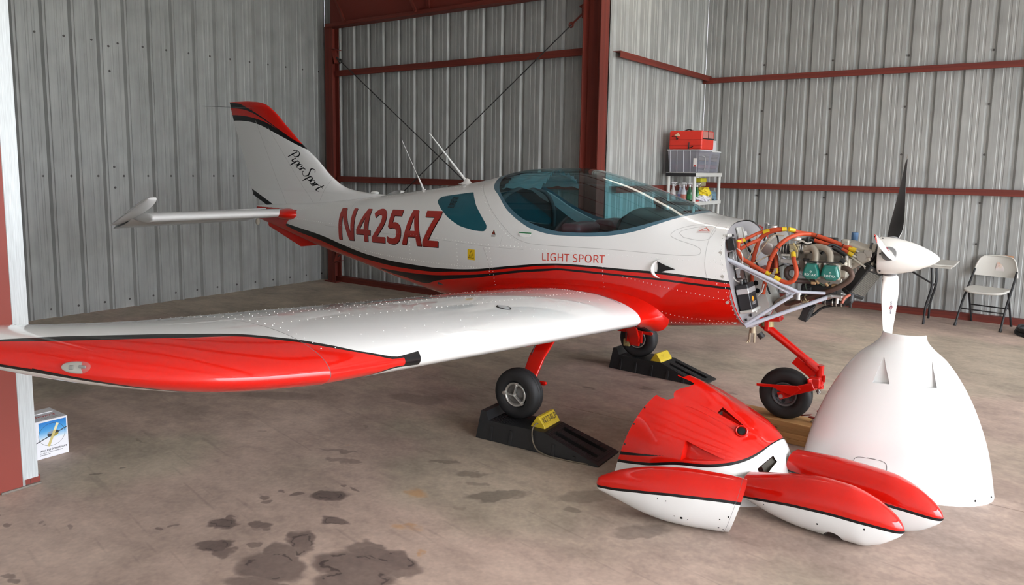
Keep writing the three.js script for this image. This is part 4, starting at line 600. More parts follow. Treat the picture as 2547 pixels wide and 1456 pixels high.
// ---- engine bay ----
{
  const mt = pivot(plane, 'engine_mount', 'pale grey welded tube mount'), tubeGrey = phy([.44, .46, .52], .4, { clearcoat: .4 });
  for (const s of [1, -1]) {
    const z = (a) => a * s;
    for (const [a, b, r] of [[[-.33, 1.255, z(.46)], [.085, 1.065, z(.33)], .0125], [[-.31, 1.235, z(.44)], [.04, 1.05, z(.33)], .008], [[-.205, .83, z(.40)], [.06, 1.04, z(.33)], .0115], [[-.20, .822, z(.40)], [.265, 1.042, z(.25)], .0125], [[.085, 1.065, z(.33)], [.24, 1.062, z(.26)], .010]]) part(mt, 'mount_tube', bar(a, b, r, 14), tubeGrey);
    part(mt, 'mount_gusset', plate([[0, 0], [.002, -.066], [.078, -.012]], .006, .001).translate(.019, 1.076, z(.33)), tubeGrey);
    for (const q of [aim(cyl(.022, .022, .02, 20), [0, 1, 0]).translate(.09, 1.055, z(.30)), cyl(.012, .014, .05, 12).translate(.09, 1.035, z(.30)), aim(cyl(.016, .016, .03, 18), [.9, .4, 0]).translate(.262, 1.04, z(.25)), rbox(.075, .022, .05, .006, .30, 1.045, z(.22)), cyl(.009, .009, .04, 10).translate(.305, 1.02, z(.22))]) part(mt, 'mount_pad', q, M.steel);
  }
  const e = pivot(plane, 'engine', 'four-cylinder engine with green rocker covers and orange hoses');
  const E = (n, g, m, l) => part(e, n, g, m, l);
  const cast = M.castAlu, grey = std([.30, .285, .25], .5, .4), dark = std([.022, .022, .022], .5, .3), green = phy([.002, .155, .125], .3, { clearcoat: .5, clearcoatRoughness: .15 }), orange = std([.50, .062, .016], .55), yellow = std([.72, .50, .015], .45), rustPipe = std([.115, .072, .055], .6, .5);
  // crankcase, heads and rocker covers
  E('crankcase', [rbox(.30, .17, .22, .03, .215, 1.215, 0, 4), rbox(.10, .13, .20, .02, .07, 1.23, 0, 3), rbox(.22, .07, .16, .02, .20, 1.115, 0, 3)], grey);
  const A = [[.124, 1.244], [.186, 1.246], [.203, 1.20], [.207, 1.168], [.183, 1.146], [.130, 1.146], [.104, 1.168], [.110, 1.21]], B = [[.232, 1.243], [.303, 1.243], [.316, 1.20], [.32, 1.172], [.295, 1.147], [.246, 1.147], [.212, 1.172], [.219, 1.217]];
  for (const s of [1, -1]) for (const [P, x] of [[A, .155], [B, .268]]) {
    const g = new THREE.ExtrudeGeometry(new THREE.Shape(P.map((q) => new THREE.Vector2(x + (q[0] - x) * .97, 1.196 + (q[1] - 1.196) * .97))), { depth: .028, bevelEnabled: true, bevelThickness: .022, bevelSize: .014, bevelOffset: -.012, bevelSegments: 3 }).translate(0, 0, .262);
    E('rocker_cover', s > 0 ? g : mirrorZ(g), green, 'dark green rocker cover');
    E('cylinder_head', [rbox(.098, .108, .07, .014, x + .002, 1.196, .225 * s, 3), cyl(.045, .045, .12, 26).rotateX(PI / 2).translate(x, 1.2, .15 * s)], cast);
    const fins = []; for (let k = 0; k < 6; k++) fins.push(rbox(.104, .104, .004, .02, x, 1.2, (.115 + k * .013) * s)); E('cooling_fins', fins, cast);
    if (s > 0) { for (const [dx, dy] of [[-.035, .05], [.035, .05]]) E('cover_bolt', cyl(.0075, .0075, .012, 10).rotateX(PI / 2).translate(x + dx, 1.197 + dy, .283), M.steel);
      const [lg, w] = letters('ROTAX', 'bold', .3), k = .066 / w; E('lettering', warp(lg, (a, b, c, p) => p.set(x - .034 + a * k, 1.170 + b * k * .95 - a * k * .015, .3128)), std([.55, .66, .62], .5)); E('emblem', new THREE.TorusGeometry(.0045, .0017, 6, 16).translate(x + .001, 1.196, .3125), std([.55, .66, .62], .5)); }
  }
  E('end_casting', [rbox(.05, .12, .09, .02, .325, 1.215, .19, 3), rbox(.03, .06, .06, .012, .345, 1.25, .16, 3), bar([.315, 1.27, .2], [.315, 1.14, .2], .008, 8)], cast);
  // carburettor, sleeve, plenum and the two intake bends
  E('intake_bend', tube([[.10, 1.322, .2], [.135, 1.334, .21], [.158, 1.318, .225], [.168, 1.29, .235], [.168, 1.246, .245]], .0205, 40, 18), cast, 'curved intake pipe'); E('intake_bend', tube([[.13, 1.335, .19], [.19, 1.340, .205], [.226, 1.330, .22], [.247, 1.303, .23], [.256, 1.246, .245]], .0205, 44, 18), cast);
  E('plenum', [rbox(.05, .055, .055, .014, .108, 1.322, .19, 3), cyl(.027, .027, .03, 22).rotateZ(PI / 2).translate(.083, 1.322, .19)], cast); E('rubber_sleeve', [cyl(.030, .030, .024, 24).rotateZ(PI / 2).translate(.072, 1.322, .19)], M.rubber); E('sleeve_clamp', [new THREE.TorusGeometry(.0305, .0028, 6, 26).rotateY(PI / 2).translate(.066, 1.322, .19), new THREE.TorusGeometry(.0305, .0028, 6, 26).rotateY(PI / 2).translate(.079, 1.322, .19)], M.steel);
  E('carburettor', [rbox(.07, .05, .05, .010, .028, 1.325, .19, 3), rbox(.05, .045, .045, .008, .03, 1.285, .19, 3), cyl(.022, .022, .05, 20).rotateZ(PI / 2).translate(.045, 1.322, .19), cyl(.004, .004, .06, 8).translate(.055, 1.30, .222), cyl(.012, .012, .02, 14).rotateX(PI / 2).translate(.02, 1.31, .225), rbox(.02, .012, .03, .003, .055, 1.345, .22)], std([.48, .44, .30], .4, .7)); E('carburettor_dome', lathe([[.0005, .045], [.010, .044], [.012, .032], [.030, .024], [.034, .014], [.033, .004], [.028, 0]], 30).translate(.033, 1.372, .19), M.alu); E('throttle_lever', [frame(rbox(.055, .010, .003, .002), [.04, 1.335, .232], [.45, -.9, 0], [.9, .45, 0]), frame(rbox(.05, .008, .003, .002), [.03, 1.302, .232], [.9, .35, 0], [-.35, .9, 0]), cyl(.005, .005, .01, 10).rotateX(PI / 2).translate(.055, 1.31, .232)], std([.6, .5, .25], .35, .8));
  E('rubber_sleeve', [cyl(.032, .032, .06, 24).rotateZ(PI / 2).translate(-.03, 1.315, .19)], M.rubber); E('sleeve_clamp', [-.05, -.035, -.018].map((x) => new THREE.TorusGeometry(.0325, .003, 6, 26).rotateY(PI / 2).translate(x, 1.315, .19)), std([.45, .42, .38], .4, .8));
  E('drip_tray', [frame(rbox(.12, .004, .08, .002), [.02, 1.252, .24], [1, .06, 0], [0, 1, 0]), frame(rbox(.07, .004, .08, .002), [-.048, 1.275, .25], [.42, -.9, 0], [.9, .42, 0]), rbox(.11, .024, .004, .001, .022, 1.245, .278)], std([.40, .39, .38], .4, .7));
  // airbox drum and the coolant bottle behind
  const ax = V(.04, .11, -.5).normalize(); E('airbox', aim(lathe([[.0005, -.004], [.026, -.003], [.040, 0], [.047, .008], [.047, .30], [.04, .305], [.0005, .306]], 40), ax.toArray()).translate(-.150, 1.306, .17), std([.60, .59, .57], .36, .75), 'silver airbox drum');
  E('airbox_strap', tube([[-.185, 1.352, .12], [-.165, 1.40, .12], [-.13, 1.415, .12], [-.095, 1.385, .14], [-.075, 1.33, .16], [-.03, 1.318, .2]], .0055, 40, 8), M.rubber); E('coolant_cap', [lathe([[.0005, .03], [.03, .028], [.033, .02], [.030, .016], [.035, .010], [.035, .002], [.026, 0], [.024, -.04]], 30).translate(-.17, 1.42, -.05), rbox(.05, .05, .05, .01, -.17, 1.37, -.05)], M.steel); E('filler_neck', tube([[-.235, 1.38, -.08], [-.232, 1.435, -.08], [-.225, 1.455, -.08], [-.212, 1.45, -.08], [-.21, 1.40, -.08]], .009, 24, 10), M.steel);
  // gearbox, flange, starter side and the blue oil filter
  E('gearbox', [plate([[.297, 1.376], [.345, 1.374], [.40, 1.356], [.445, 1.342], [.462, 1.33], [.465, 1.265], [.43, 1.245], [.36, 1.20], [.30, 1.20]], .20, .014), rbox(.05, .06, .06, .012, .31, 1.36, .08, 3), cyl(.065, .07, .05, 36).rotateZ(PI / 2).translate(.455, 1.295, 0), bar([.30, 1.29, .105], [.30, 1.21, .105], .006, 8), bar([.30, 1.285, .105], [.36, 1.285, .105], .005, 8), bar([.31, 1.235, .105], [.375, 1.238, .105], .006, 8), bar([.31, 1.248, .105], [.36, 1.249, .105], .004, 8)], cast);
  E('governor_cap', [cyl(.026, .026, .03, 30).rotateX(PI / 2).translate(.414, 1.293, .115), cyl(.033, .033, .012, 30).rotateX(PI / 2).translate(.414, 1.293, .104), rbox(.05, .045, .03, .006, .445, 1.31, .10)], std([.42, .40, .36], .42, .6)); E('oil_filter', [lathe([[.0005, .056], [.018, .056], [.021, .053], [.021, .002], [.0005, 0]], 26).translate(.336, 1.368, -.1)], std([.075, .16, .30], .4), 'blue oil filter canister'); E('bracket', [frame(rbox(.12, .012, .004, .002), [.39, 1.262, .12], [.8, -.55, 0], [.55, .8, 0]), frame(rbox(.05, .012, .004, .002), [.455, 1.215, .1], [.9, -.2, 0], [.2, .9, 0]), cyl(.016, .012, .022, 14).translate(.465, 1.243, .06)], std([.55, .53, .46], .4, .7));
  // radiator and oil cooler
  { const o = [.418, 1.125, .03], a = [.53, .848, 0], up = [-.734, .459, -.5], R = (g) => frame(g, o, a, up);
    E('radiator', [R(rbox(.185, .056, .155, .006)), R(rbox(.035, .066, .165, .008, .105, .0, 0)), R(rbox(.026, .066, .165, .008, -.098, 0, 0)), R(rbox(.10, .022, .03, .004, .15, .012, .06)), R(rbox(.10, .022, .03, .004, .145, .012, -.05))], dark, 'black radiator');
    const fins = []; for (let k = 0; k < 26; k++) fins.push(R(rbox(.0025, .008, .135, .001, -.080 + k * .0064, -.029, 0))); E('radiator_fins', fins, std([.24, .23, .2], .5, .4)); E('radiator_foot', R(rbox(.05, .010, .12, .003, -.13, -.034, .10)), M.alu); }
  { const o = [.112, .905, .11], a = [.30, .95, 0], up = [-.95, .30, 0], R = (g) => frame(g, o, a, up); E('oil_cooler', [R(rbox(.085, .045, .14, .004)), R(rbox(.012, .052, .15, .003, .043, 0, 0)), R(rbox(.012, .052, .15, .003, -.043, 0, 0))], dark, 'small finned black oil cooler'); const f = []; for (let k = 0; k < 9; k++) f.push(R(rbox(.004, .010, .13, .001, -.032 + k * .008, -.024, 0))); E('cooler_fins', f, std([.09, .09, .09], .4, .5)); }
  // exhaust
  E('exhaust_pipe', tube([[.30, 1.215, .2], [.34, 1.226, .235], [.372, 1.212, .25], [.384, 1.185, .25], [.372, 1.158, .25], [.34, 1.126, .25], [.29, 1.093, .248], [.235, 1.066, .235], [.17, 1.032, .22], [.09, .995, .2], [.02, .962, .16], [-.02, .945, .10]], .0165, 110, 18), rustPipe, 'brown exhaust pipe sweeping back'); E('exhaust_pipe', tube([[.07, 1.19, .22], [.03, 1.205, .24], [.0, 1.185, .24], [.0, 1.15, .24], [.03, 1.125, .235], [.10, 1.118, .2], [.16, 1.12, .18]], .0165, 70, 16), std([.085, .06, .055], .6, .5)); E('exhaust_pipe', tube([[.30, 1.18, -.2], [.36, 1.16, -.22], [.34, 1.10, -.22], [.2, 1.03, -.2], [.02, .955, -.1]], .0165, 60, 12), rustPipe);
  E('exhaust_clamp', [new THREE.TorusGeometry(.019, .004, 8, 22).rotateY(PI / 2 - .4).rotateZ(.45).translate(.125, 1.012, .21), new THREE.TorusGeometry(.019, .0035, 8, 22).rotateY(PI / 2 - .4).rotateZ(.45).translate(.10, 1.0, .205), rbox(.03, .012, .02, .003, .12, .992, .222)], std([.5, .42, .25], .35, .8)); E('muffler', [lathe([[.0005, .012], [.03, .012], [.05, .006], [.056, -.004], [.056, -.36], [.04, -.37], [.0005, -.372]], 40).rotateX(PI / 2).translate(-.056, .918, .07)], std([.27, .205, .165], .45, .7), 'round brown muffler');
  // coolant plumbing below
  E('coolant_pipe', [bar([.20, .985, .1], [.335, .985, .1], .021, 20), tube([[.335, .985, .1], [.36, 1.0, .1], [.362, 1.03, .09], [.35, 1.07, .06]], .021, 24, 14), cyl(.026, .026, .012, 22).rotateZ(PI / 2).translate(.366, .985, .1)], M.rubber); E('hose_clamp', [.22, .262, .285, .315].map((x) => new THREE.TorusGeometry(.0225, .0028, 6, 24).rotateY(PI / 2).translate(x, .985, .1)), std([.72, .70, .62], .35, .8)); E('drain_hose', tube([[.12, .87, .09], [.15, .89, .08], [.19, .93, .07], [.24, .952, .06], [.30, .962, .06]], .008, 40, 8), M.rubber); E('sump', [rbox(.22, .10, .20, .02, .17, 1.04, 0, 3), rbox(.05, .03, .05, .006, .11, 1.06, .13)], dark); E('spare_hose', [tube([[.36, 1.045, .12], [.34, 1.03, .18], [.33, 1.0, .2]], .009, 20, 8)], std([.35, .09, .05], .6));
  // orange fire-sleeved hoses with yellow ends and black ties
  const hose = (P, r = .0125) => E('hose', tube(P, r, 70, 12), orange, 'orange fire-sleeved hose'), sleeve = (a, b, r = .0145) => E('hose_end', bar(a, b, r, 14), yellow), tie = (p, d, r = .0135) => E('cable_tie', aim(new THREE.TorusGeometry(r, .0022, 6, 20).rotateX(PI / 2), d).translate(...p), M.black);
  hose([[-.29, 1.352, .26], [-.25, 1.378, .24], [-.185, 1.414, .2], [-.11, 1.436, .2], [-.04, 1.443, .19]], .011); sleeve([-.17, 1.415, .2], [-.13, 1.428, .2]); sleeve([-.30, 1.345, .262], [-.272, 1.364, .25], .013); sleeve([-.055, 1.441, .2], [-.03, 1.444, .19]); sleeve([-.02, 1.441, .17], [.01, 1.432, .14]);
  hose([[-.01, 1.436, .15], [.04, 1.418, .12], [.10, 1.411, .1], [.16, 1.397, .1], [.23, 1.375, .1], [.30, 1.352, .1], [.352, 1.334, .1]], .0145); sleeve([.335, 1.338, .1], [.376, 1.324, .1], .0155); tie([.14, 1.402, .1], [.9, -.3, 0], .0155); tie([.30, 1.352, .1], [.9, -.3, 0], .0155);
  hose([[.13, 1.375, .12], [.20, 1.357, .12], [.28, 1.335, .12], [.34, 1.308, .12]], .0125); sleeve([.335, 1.310, .12], [.362, 1.295, .12], .0135); E('hose_fitting', [bar([.36, 1.296, .12], [.385, 1.285, .12], .008, 10), bar([.376, 1.324, .1], [.40, 1.312, .1], .009, 10)], M.alu);
  hose([[-.243, .985, .16], [-.235, 1.08, .17], [-.23, 1.2, .2], [-.212, 1.30, .2], [-.19, 1.37, .2], [-.14, 1.412, .2], [-.09, 1.432, .2], [-.04, 1.441, .19]], .0135); sleeve([-.25, .96, .16], [-.235, 1.01, .16], .0145);
  hose([[-.135, 1.02, .26], [-.13, 1.06, .27], [-.108, 1.18, .3], [-.085, 1.265, .3], [-.045, 1.345, .29], [.0, 1.39, .26], [.05, 1.412, .18], [.10, 1.413, .11]], .0135); tie([-.092, 1.245, .3], [.3, .9, 0]); tie([-.055, 1.33, .295], [.5, .8, 0]);
  hose([[-.302, 1.345, .30], [-.292, 1.29, .32], [-.262, 1.248, .33], [-.22, 1.224, .33], [-.176, 1.2, .33], [-.125, 1.177, .33], [-.085, 1.162, .33]], .0135); sleeve([-.108, 1.17, .33], [-.08, 1.158, .33]); sleeve([-.31, 1.35, .30], [-.29, 1.352, .285], .0135);
  hose([[-.03, 1.142, .36], [.0, 1.127, .36], [.036, 1.122, .36], [.068, 1.138, .36], [.083, 1.175, .36], [.078, 1.22, .36], [.06, 1.258, .34], [.045, 1.29, .30]], .0135); sleeve([-.045, 1.150, .36], [-.012, 1.132, .36]); sleeve([.052, 1.275, .32], [.042, 1.302, .29]); E('hose_fitting', [bar([-.08, 1.158, .335], [-.045, 1.15, .355], .009, 10), rbox(.02, .022, .02, .004, -.062, 1.152, .345), bar([-.06, 1.17, .34], [-.058, 1.19, .3], .008, 10)], M.alu);
  hose([[-.285, 1.305, .3], [-.235, 1.34, .28], [-.18, 1.37, .24]], .0115); tie([-.25, 1.33, .285], [.8, .5, 0]); hose([[-.07, 1.30, .25], [-.068, 1.24, .25], [-.062, 1.18, .26]], .0125); sleeve([-.064, 1.19, .26], [-.06, 1.162, .27]);
  // black and pale wires
  const wire = (P, r, m) => E('wire', tube(P, r, 40, 6), m); const pale = std([.68, .64, .6], .5), tan = std([.42, .33, .22], .6);
  wire([[-.32, 1.37, .42], [-.29, 1.33, .42], [-.25, 1.30, .42], [-.235, 1.25, .42], [-.25, 1.2, .42], [-.28, 1.185, .42]], .0035, pale); wire([[-.31, 1.18, .42], [-.28, 1.12, .42], [-.25, 1.105, .42], [-.23, 1.12, .42]], .004, pale); wire([[-.20, 1.40, .22], [-.21, 1.33, .25], [-.25, 1.22, .3], [-.30, 1.17, .36]], .0035, tan); wire([[-.10, 1.28, .27], [-.17, 1.235, .3], [-.25, 1.19, .34]], .004, tan);
  wire([[-.04, 1.40, .2], [-.10, 1.40, .22], [-.15, 1.33, .25], [-.19, 1.24, .28]], .003, tan); for (const z of [.20, .215, .23]) wire([[-.12, 1.09, z + .08], [-.14, 1.03, z + .07], [-.20, .985, z + .04], [-.255, .95, z], [-.275, .91, z], [-.265, .875, z], [-.235, .868, z]], .0045, z > .22 ? pale : M.rubber); wire([[.11, 1.262, .28], [.17, 1.255, .285], [.24, 1.258, .285], [.31, 1.26, .26]], .0045, M.rubber); wire([[.19, 1.30, .2], [.24, 1.355, .15], [.30, 1.33, .12]], .010, M.rubber); wire([[.25, 1.34, .16], [.30, 1.315, .16], [.335, 1.29, .16]], .014, M.rubber); wire([[.335, 1.292, .17], [.34, 1.26, .19]], .011, std([.6, .6, .6], .3, .8));
  E('spark_plug', cyl(.010, .010, .035, 12).rotateZ(PI / 2).translate(.115, 1.262, .26), M.rubber); E('spark_plug', cyl(.014, .014, .03, 14).rotateZ(1.0).translate(.325, 1.268, .24), M.rubber); for (const q of [tube([[.13, 1.14, .24], [.16, 1.115, .24], [.20, 1.12, .24], [.225, 1.105, .24], [.26, 1.13, .24]], .005, 30, 6), tube([[.12, 1.13, .2], [.11, 1.09, .2], [.125, 1.05, .2]], .0025, 20, 5)]) E('ignition_lead', q, std([.06, .09, .06], .5)); for (const q of [cyl(.009, .009, .024, 10).rotateZ(.7).translate(.19, 1.125, .25), cyl(.009, .009, .024, 10).rotateZ(.7).translate(.245, 1.115, .25), rbox(.035, .03, .03, .006, .285, 1.105, .22), rbox(.03, .02, .03, .004, .165, 1.118, .24)]) E('ignition_boot', q, std([.46, .30, .16], .4, .6)); for (const q of [rbox(.16, .03, .10, .008, .17, 1.375, .02), cyl(.012, .012, .05, 12).translate(.10, 1.375, .16), cyl(.009, .009, .03, 10).rotateZ(1.2).translate(.12, 1.378, .16), rbox(.10, .05, .14, .01, .08, 1.35, .0)]) E('top_fitting', q, dark);
  E('fuel_pipe', tube([[.04, 1.36, .2], [.075, 1.372, .2], [.10, 1.36, .2], [.13, 1.368, .19]], .006, 24, 8), M.alu);
}
// ---- firewall furniture (in the leaning frame of the firewall) ----
{
  const fw = firewallPart, on = (y, z, d = 0) => [fwx(y) + d, y, z], lean = (g, y, z, d = 0) => g.applyMatrix4(new THREE.Matrix4().makeRotationZ(rad(14.25))).translate(...on(y, z, d));
  const pale = std([.55, .55, .52], .5, .3);
  part(fw, 'firewall_panel', [lean(rbox(.012, .44, .09, .003), 1.22, .13, .002), lean(rbox(.02, .44, .012, .003), 1.22, .07, .006), lean(rbox(.014, .12, .20, .003), 1.21, .16, .004)], pale); part(fw, 'data_plate', lean(rbox(.004, .03, .07, .001), 1.385, .02, .008), std([.75, .75, .72], .4));
  const b = (z0, z1, y0, y1, x0, x1) => lean(rbox(x1 - x0, y1 - y0, z1 - z0, .006, (x0 + x1) / 2, 0, 0), (y0 + y1) / 2, (z0 + z1) / 2, 0);
  part(fw, 'battery', b(.295, .455, .92, 1.085, .004, .078), std([.014, .014, .017], .4), 'black battery under a silver strap'); part(fw, 'battery_strap', b(.292, .458, 1.022, 1.058, .002, .080), std([.55, .54, .55], .42, .5)); part(fw, 'battery_tray', b(.28, .465, .905, .925, .0, .085), pale); part(fw, 'battery_label', b(.33, .43, .945, 1.012, .0785, .0795), std([1, 1, 1], .5, 0, { map: print(128, 96, (c, w, h) => { c.fillStyle = '#17171a'; c.fillRect(0, 0, w, h); c.fillStyle = '#f09a1c'; c.beginPath(); c.arc(w * .4, h * .42, 26, 0, 7); c.fill(); c.fillStyle = '#17171a'; c.beginPath(); c.arc(w * .45, h * .62, 12, 0, 7); c.fill(); c.fillStyle = '#b9b9b9'; for (let k = 0; k < 3; k++) c.fillRect(14, h * .70 + k * 9, w - 30, 4); }) })); part(fw, 'battery_post', [lean(cyl(.010, .010, .03, 12), 1.10, .43, .04), lean(cyl(.010, .010, .03, 12), 1.10, .34, .04), lean(rbox(.03, .02, .05, .004), 1.108, .38, .045)], M.darkMetal);
  part(fw, 'voltage_regulator', [b(.40, .455, 1.30, 1.375, .004, .05), lean(rbox(.02, .03, .03, .004), 1.375, .44, .03)], M.rubber); part(fw, 'relay', [lean(aim(cyl(.036, .036, .02, 26), [1, 0, 0]), 1.262, .42, .014), lean(aim(new THREE.TorusGeometry(.03, .005, 8, 26).rotateX(PI / 2), [1, 0, 0]), 1.262, .42, .026)], std([.3, .3, .3], .4, .5)); part(fw, 'relay', [lean(aim(cyl(.03, .03, .03, 22), [1, 0, 0]), 1.145, .36, .018), b(.30, .33, 1.12, 1.18, .003, .03)], std([.12, .07, .06], .5)); part(fw, 'fuel_valve', [b(.24, .275, 1.325, 1.362, .02, .05)], std([.45, .02, .02], .4)); part(fw, 'fuse_block', b(.33, .39, 1.12, 1.21, .004, .03), std([.3, .29, .3], .5));
  part(fw, 'gear_bracket', [plate([[0, .24], [.045, .255], [.13, .06], [.128, .0], [.06, -.045], [.0, -.02]], .006, .001).translate(-.245, .875, .155), plate([[0, .24], [.045, .255], [.13, .06], [.128, .0], [.06, -.045], [.0, -.02]], .006, .001).translate(-.245, .875, -.155), frame(rbox(.24, .004, .30, .001), [-.165, 1.03, 0], [.42, -.9, 0], [.9, .42, 0])], pale, 'pale sheet-metal nose gear bracket');
  for (const [x, y] of [[-.212, 1.07], [-.20, 1.02]]) part(fw, 'lightening_hole', cyl(.017, .017, .008, 22).rotateX(PI / 2).translate(x, y, .156), M.black);
  for (const [y, z, r] of [[1.30, .20, .014], [1.27, .24, .010], [1.02, .22, .012], [.96, .24, .012], [.90, .10, .016], [.87, .26, .010], [1.0, .05, .012], [1.33, -.05, .014], [1.39, .30, .008], [.86, .38, .008]]) part(fw, 'grommet', lean(aim(cyl(r, r, .012, 18), [1, 0, 0]), y, z, .006), M.rubber);
  part(fw, 'heat_blanket', [b(-.30, .10, .93, 1.14, .004, .02)], std([.10, .016, .012], .7), 'dark red heat blanket'); part(fw, 'control_cable', tube([on(1.34, .10, .01), on(1.25, .12, .06), on(1.15, .16, .09), on(1.12, .25, .10)], .005, 30, 6), M.rubber); part(fw, 'control_cable', tube([on(1.30, .05, .01), on(1.20, .08, .06), on(1.08, .10, .10), on(1.0, .12, .12)], .006, 30, 6), M.rubber); part(fw, 'scat_hose', Array.from({ length: 13 }, (_, k) => new THREE.TorusGeometry(.028, .005, 6, 22).rotateX(PI / 2).translate(-.125 + k * .002, 1.25 - k * .011, .10)), std([.20, .03, .02], .6), 'ribbed dark red air hose');
  part(fw, 'ground_block', b(.36, .44, 1.385, 1.405, .003, .02), pale); part(fw, 'ground_block', b(.16, .20, .87, .93, .004, .03), pale);
  const rim = []; for (let k = 0; k < 26; k++) { const a = rad(20 + k * 5.5), x = -.335, [T, B, W, w, n1, n2] = secF.map((f) => f(x)), c = Math.cos(a), s = Math.sin(a), n = c >= 0 ? n1 : n2, y = W + Math.sign(c) * ((c >= 0 ? T - W : W - B)) * Math.pow(Math.abs(c), 2 / n) * .985; rim.push([fwx(y) - .018, y, sideZ(fwx(y) - .018, y) + .0005]); }
  dots(fuselage, 'flange_rivets', rim, .0032, M.alu);
}
// ---------- ramps and chocks under the main wheels ----------
const toWorld = (x, z) => { const c = Math.cos(YAW), s = Math.sin(YAW); return [-1.3538 + x * c + z * s, 0, -5.1253 - x * s + z * c]; };
M.plastic = std([0.013, 0.013, 0.014], 0.48); M.chock = phy([0.62, 0.45, 0.02], 0.5, { clearcoat: 0.3, clearcoatRoughness: 0.3 });
function ramp(label, pos, turn) {
  const r = thing('wheel_ramp', label, 'wheel ramp', pos, turn, 'black plastic wheel ramps');
  const top = (x) => (x < -.40 ? .185 : x < -.375 ? mix(.185, .128, (x + .40) / .025) : x < .0 ? .128 : x < .05 ? .132 : mix(.132, .012, (x - .05) / .40));
  const flare = (x, y) => 1 + .20 * (1 - clamp(y / .13, 0, 1.2));
  const strip = (x0, x1, z0, z1, drop, n) => { const xs = [...new Set([x0, ...[-.40, -.375, 0, .05].filter((a) => a > x0 && a < x1), x1])]; const pts = [[x0, 0.002], [x1, .002]]; for (const x of xs.reverse()) pts.push([x, Math.max(.004, top(x) - drop)]); return plate(pts, z1 - z0, 0).translate(0, 0, (z0 + z1) / 2); };
  const bend = (g) => warp(prep(g), (x, y, z, p) => p.set(x * (x < -.40 ? 1 + .05 * (1 - clamp(y / .13, 0, 1)) : 1), y, z * flare(x, y)));
  const H = .125;
  part(r, 'body', [bend(strip(-.44, .09, -H, H, 0)), bend(strip(.088, .40, -H, -.072, 0)), bend(strip(.088, .40, -.030, .030, 0)), bend(strip(.088, .40, .072, H, 0)), bend(strip(.088, .40, -.073, .073, .030)), bend(strip(.398, .45, -H, H, 0))], M.plastic);
  for (const s of [1, -1]) for (const x of [-.345, -.19, -.03, .13, .28]) part(r, 'side_rib', bend(plate([[x - .013, .004], [x + .013, .004], [x + .010, Math.max(.03, top(x) - .03)], [x - .010, Math.max(.03, top(x) - .03)]], .008, .002).translate(0, 0, s * (H + .002))), M.plastic);
  const tr = []; for (let k = 0; k < 30; k++) { const x = .06 + k * .0125; for (const [a, b] of x < .09 || x > .40 ? [[-.115, .115]] : [[-.115, -.076], [-.027, .027], [.076, .115]]) tr.push(frame(rbox(.005, .004, b - a, .001), [x, top(x) + .001, (a + b) / 2], [1, -.3, 0], [0, 1, 0])); }
  for (let k = 0; k < 26; k++) tr.push(rbox(.006, .004, .22, .001, -.36 + k * .016, .129, 0)); const t = part(r, 'tread', tr, M.plastic); t.userData.kind = 'stuff';
  return r;
}
ramp('black plastic ramp under the wheel nearest the viewer, below the near wing', toWorld(-1.275, 1.055), YAW);
ramp('black plastic ramp under the farther main wheel, beyond the nose of the red cowling', toWorld(-1.295, -1.045), YAW - .13);
function chock(label, pos, turn, text) {
  const c = thing('wheel_chock', label, 'chock', pos, turn, 'yellow wheel chocks'), L = .20;
  part(c, 'block', new THREE.ExtrudeGeometry(new THREE.Shape([[-.055, 0], [.055, 0], [.047, .02], [.006, .072], [-.012, .072], [-.05, .012]].map((p) => new THREE.Vector2(...p))), { depth: L - .012, bevelEnabled: true, bevelSize: .004, bevelThickness: .006, bevelOffset: -.004, bevelSegments: 3 }).translate(0, 0, -L / 2 + .006), M.chock);
  const X = [0, 0, -1], n = V(.052, .041, 0).normalize(), up = V(-.041, .052, 0).normalize();
  if (text) { const [g, w] = letters(text, 'plain', .5), k = .165 / w; part(c, 'lettering', warp(g, (a, b, q, p) => p.set(.0275, .046, 0).addScaledVector(up, (b - .5) * .040).addScaledVector(n, .0042).add(V(0, 0, .0825 - a * k))), std([.05, .045, .03], .6)); }
  else part(c, 'worn_print', [0, 1, 2].map((k) => rbox(.001, .002, .05 - k * .012, .0005, 0, 0, 0).applyMatrix4(new THREE.Matrix4().makeBasis(n, up, V(0, 0, 1))).translate(.0275 + n.x * .004 + up.x * (.008 - k * .008), .046 + n.y * .004 + up.y * (.008 - k * .008), .03)), std([.36, .26, .02], .6));
  return c;
}
{ const c = chock('yellow chock lettered N734LP against the near wheel, with a cord', [...toWorld(-1.305, 1.02)].map((v, i) => (i === 1 ? .129 : v)), YAW, 'N734LP');
  part(c, 'cord', tube([[.0, .03, .1], [.0, .035, .13], [.0, .01, .168], [.012, -.045, .186], [.05, -.10, .200], [.14, -.122, .208], [.28, -.124, .2], [.44, -.124, .175]], .0045, 80, 8), std([.16, .13, .09], .8), 'grey-brown cord'); part(c, 'cord_eyelet', new THREE.TorusGeometry(.011, .004, 8, 18).rotateX(PI / 2).translate(.455, -.123, .162), std([.35, .32, .25], .4, .6)); }
chock('plain yellow chock against the farther main wheel', [...toWorld(-1.30, -1.03)].map((v, i) => (i === 1 ? .129 : v)), YAW - .13, null);

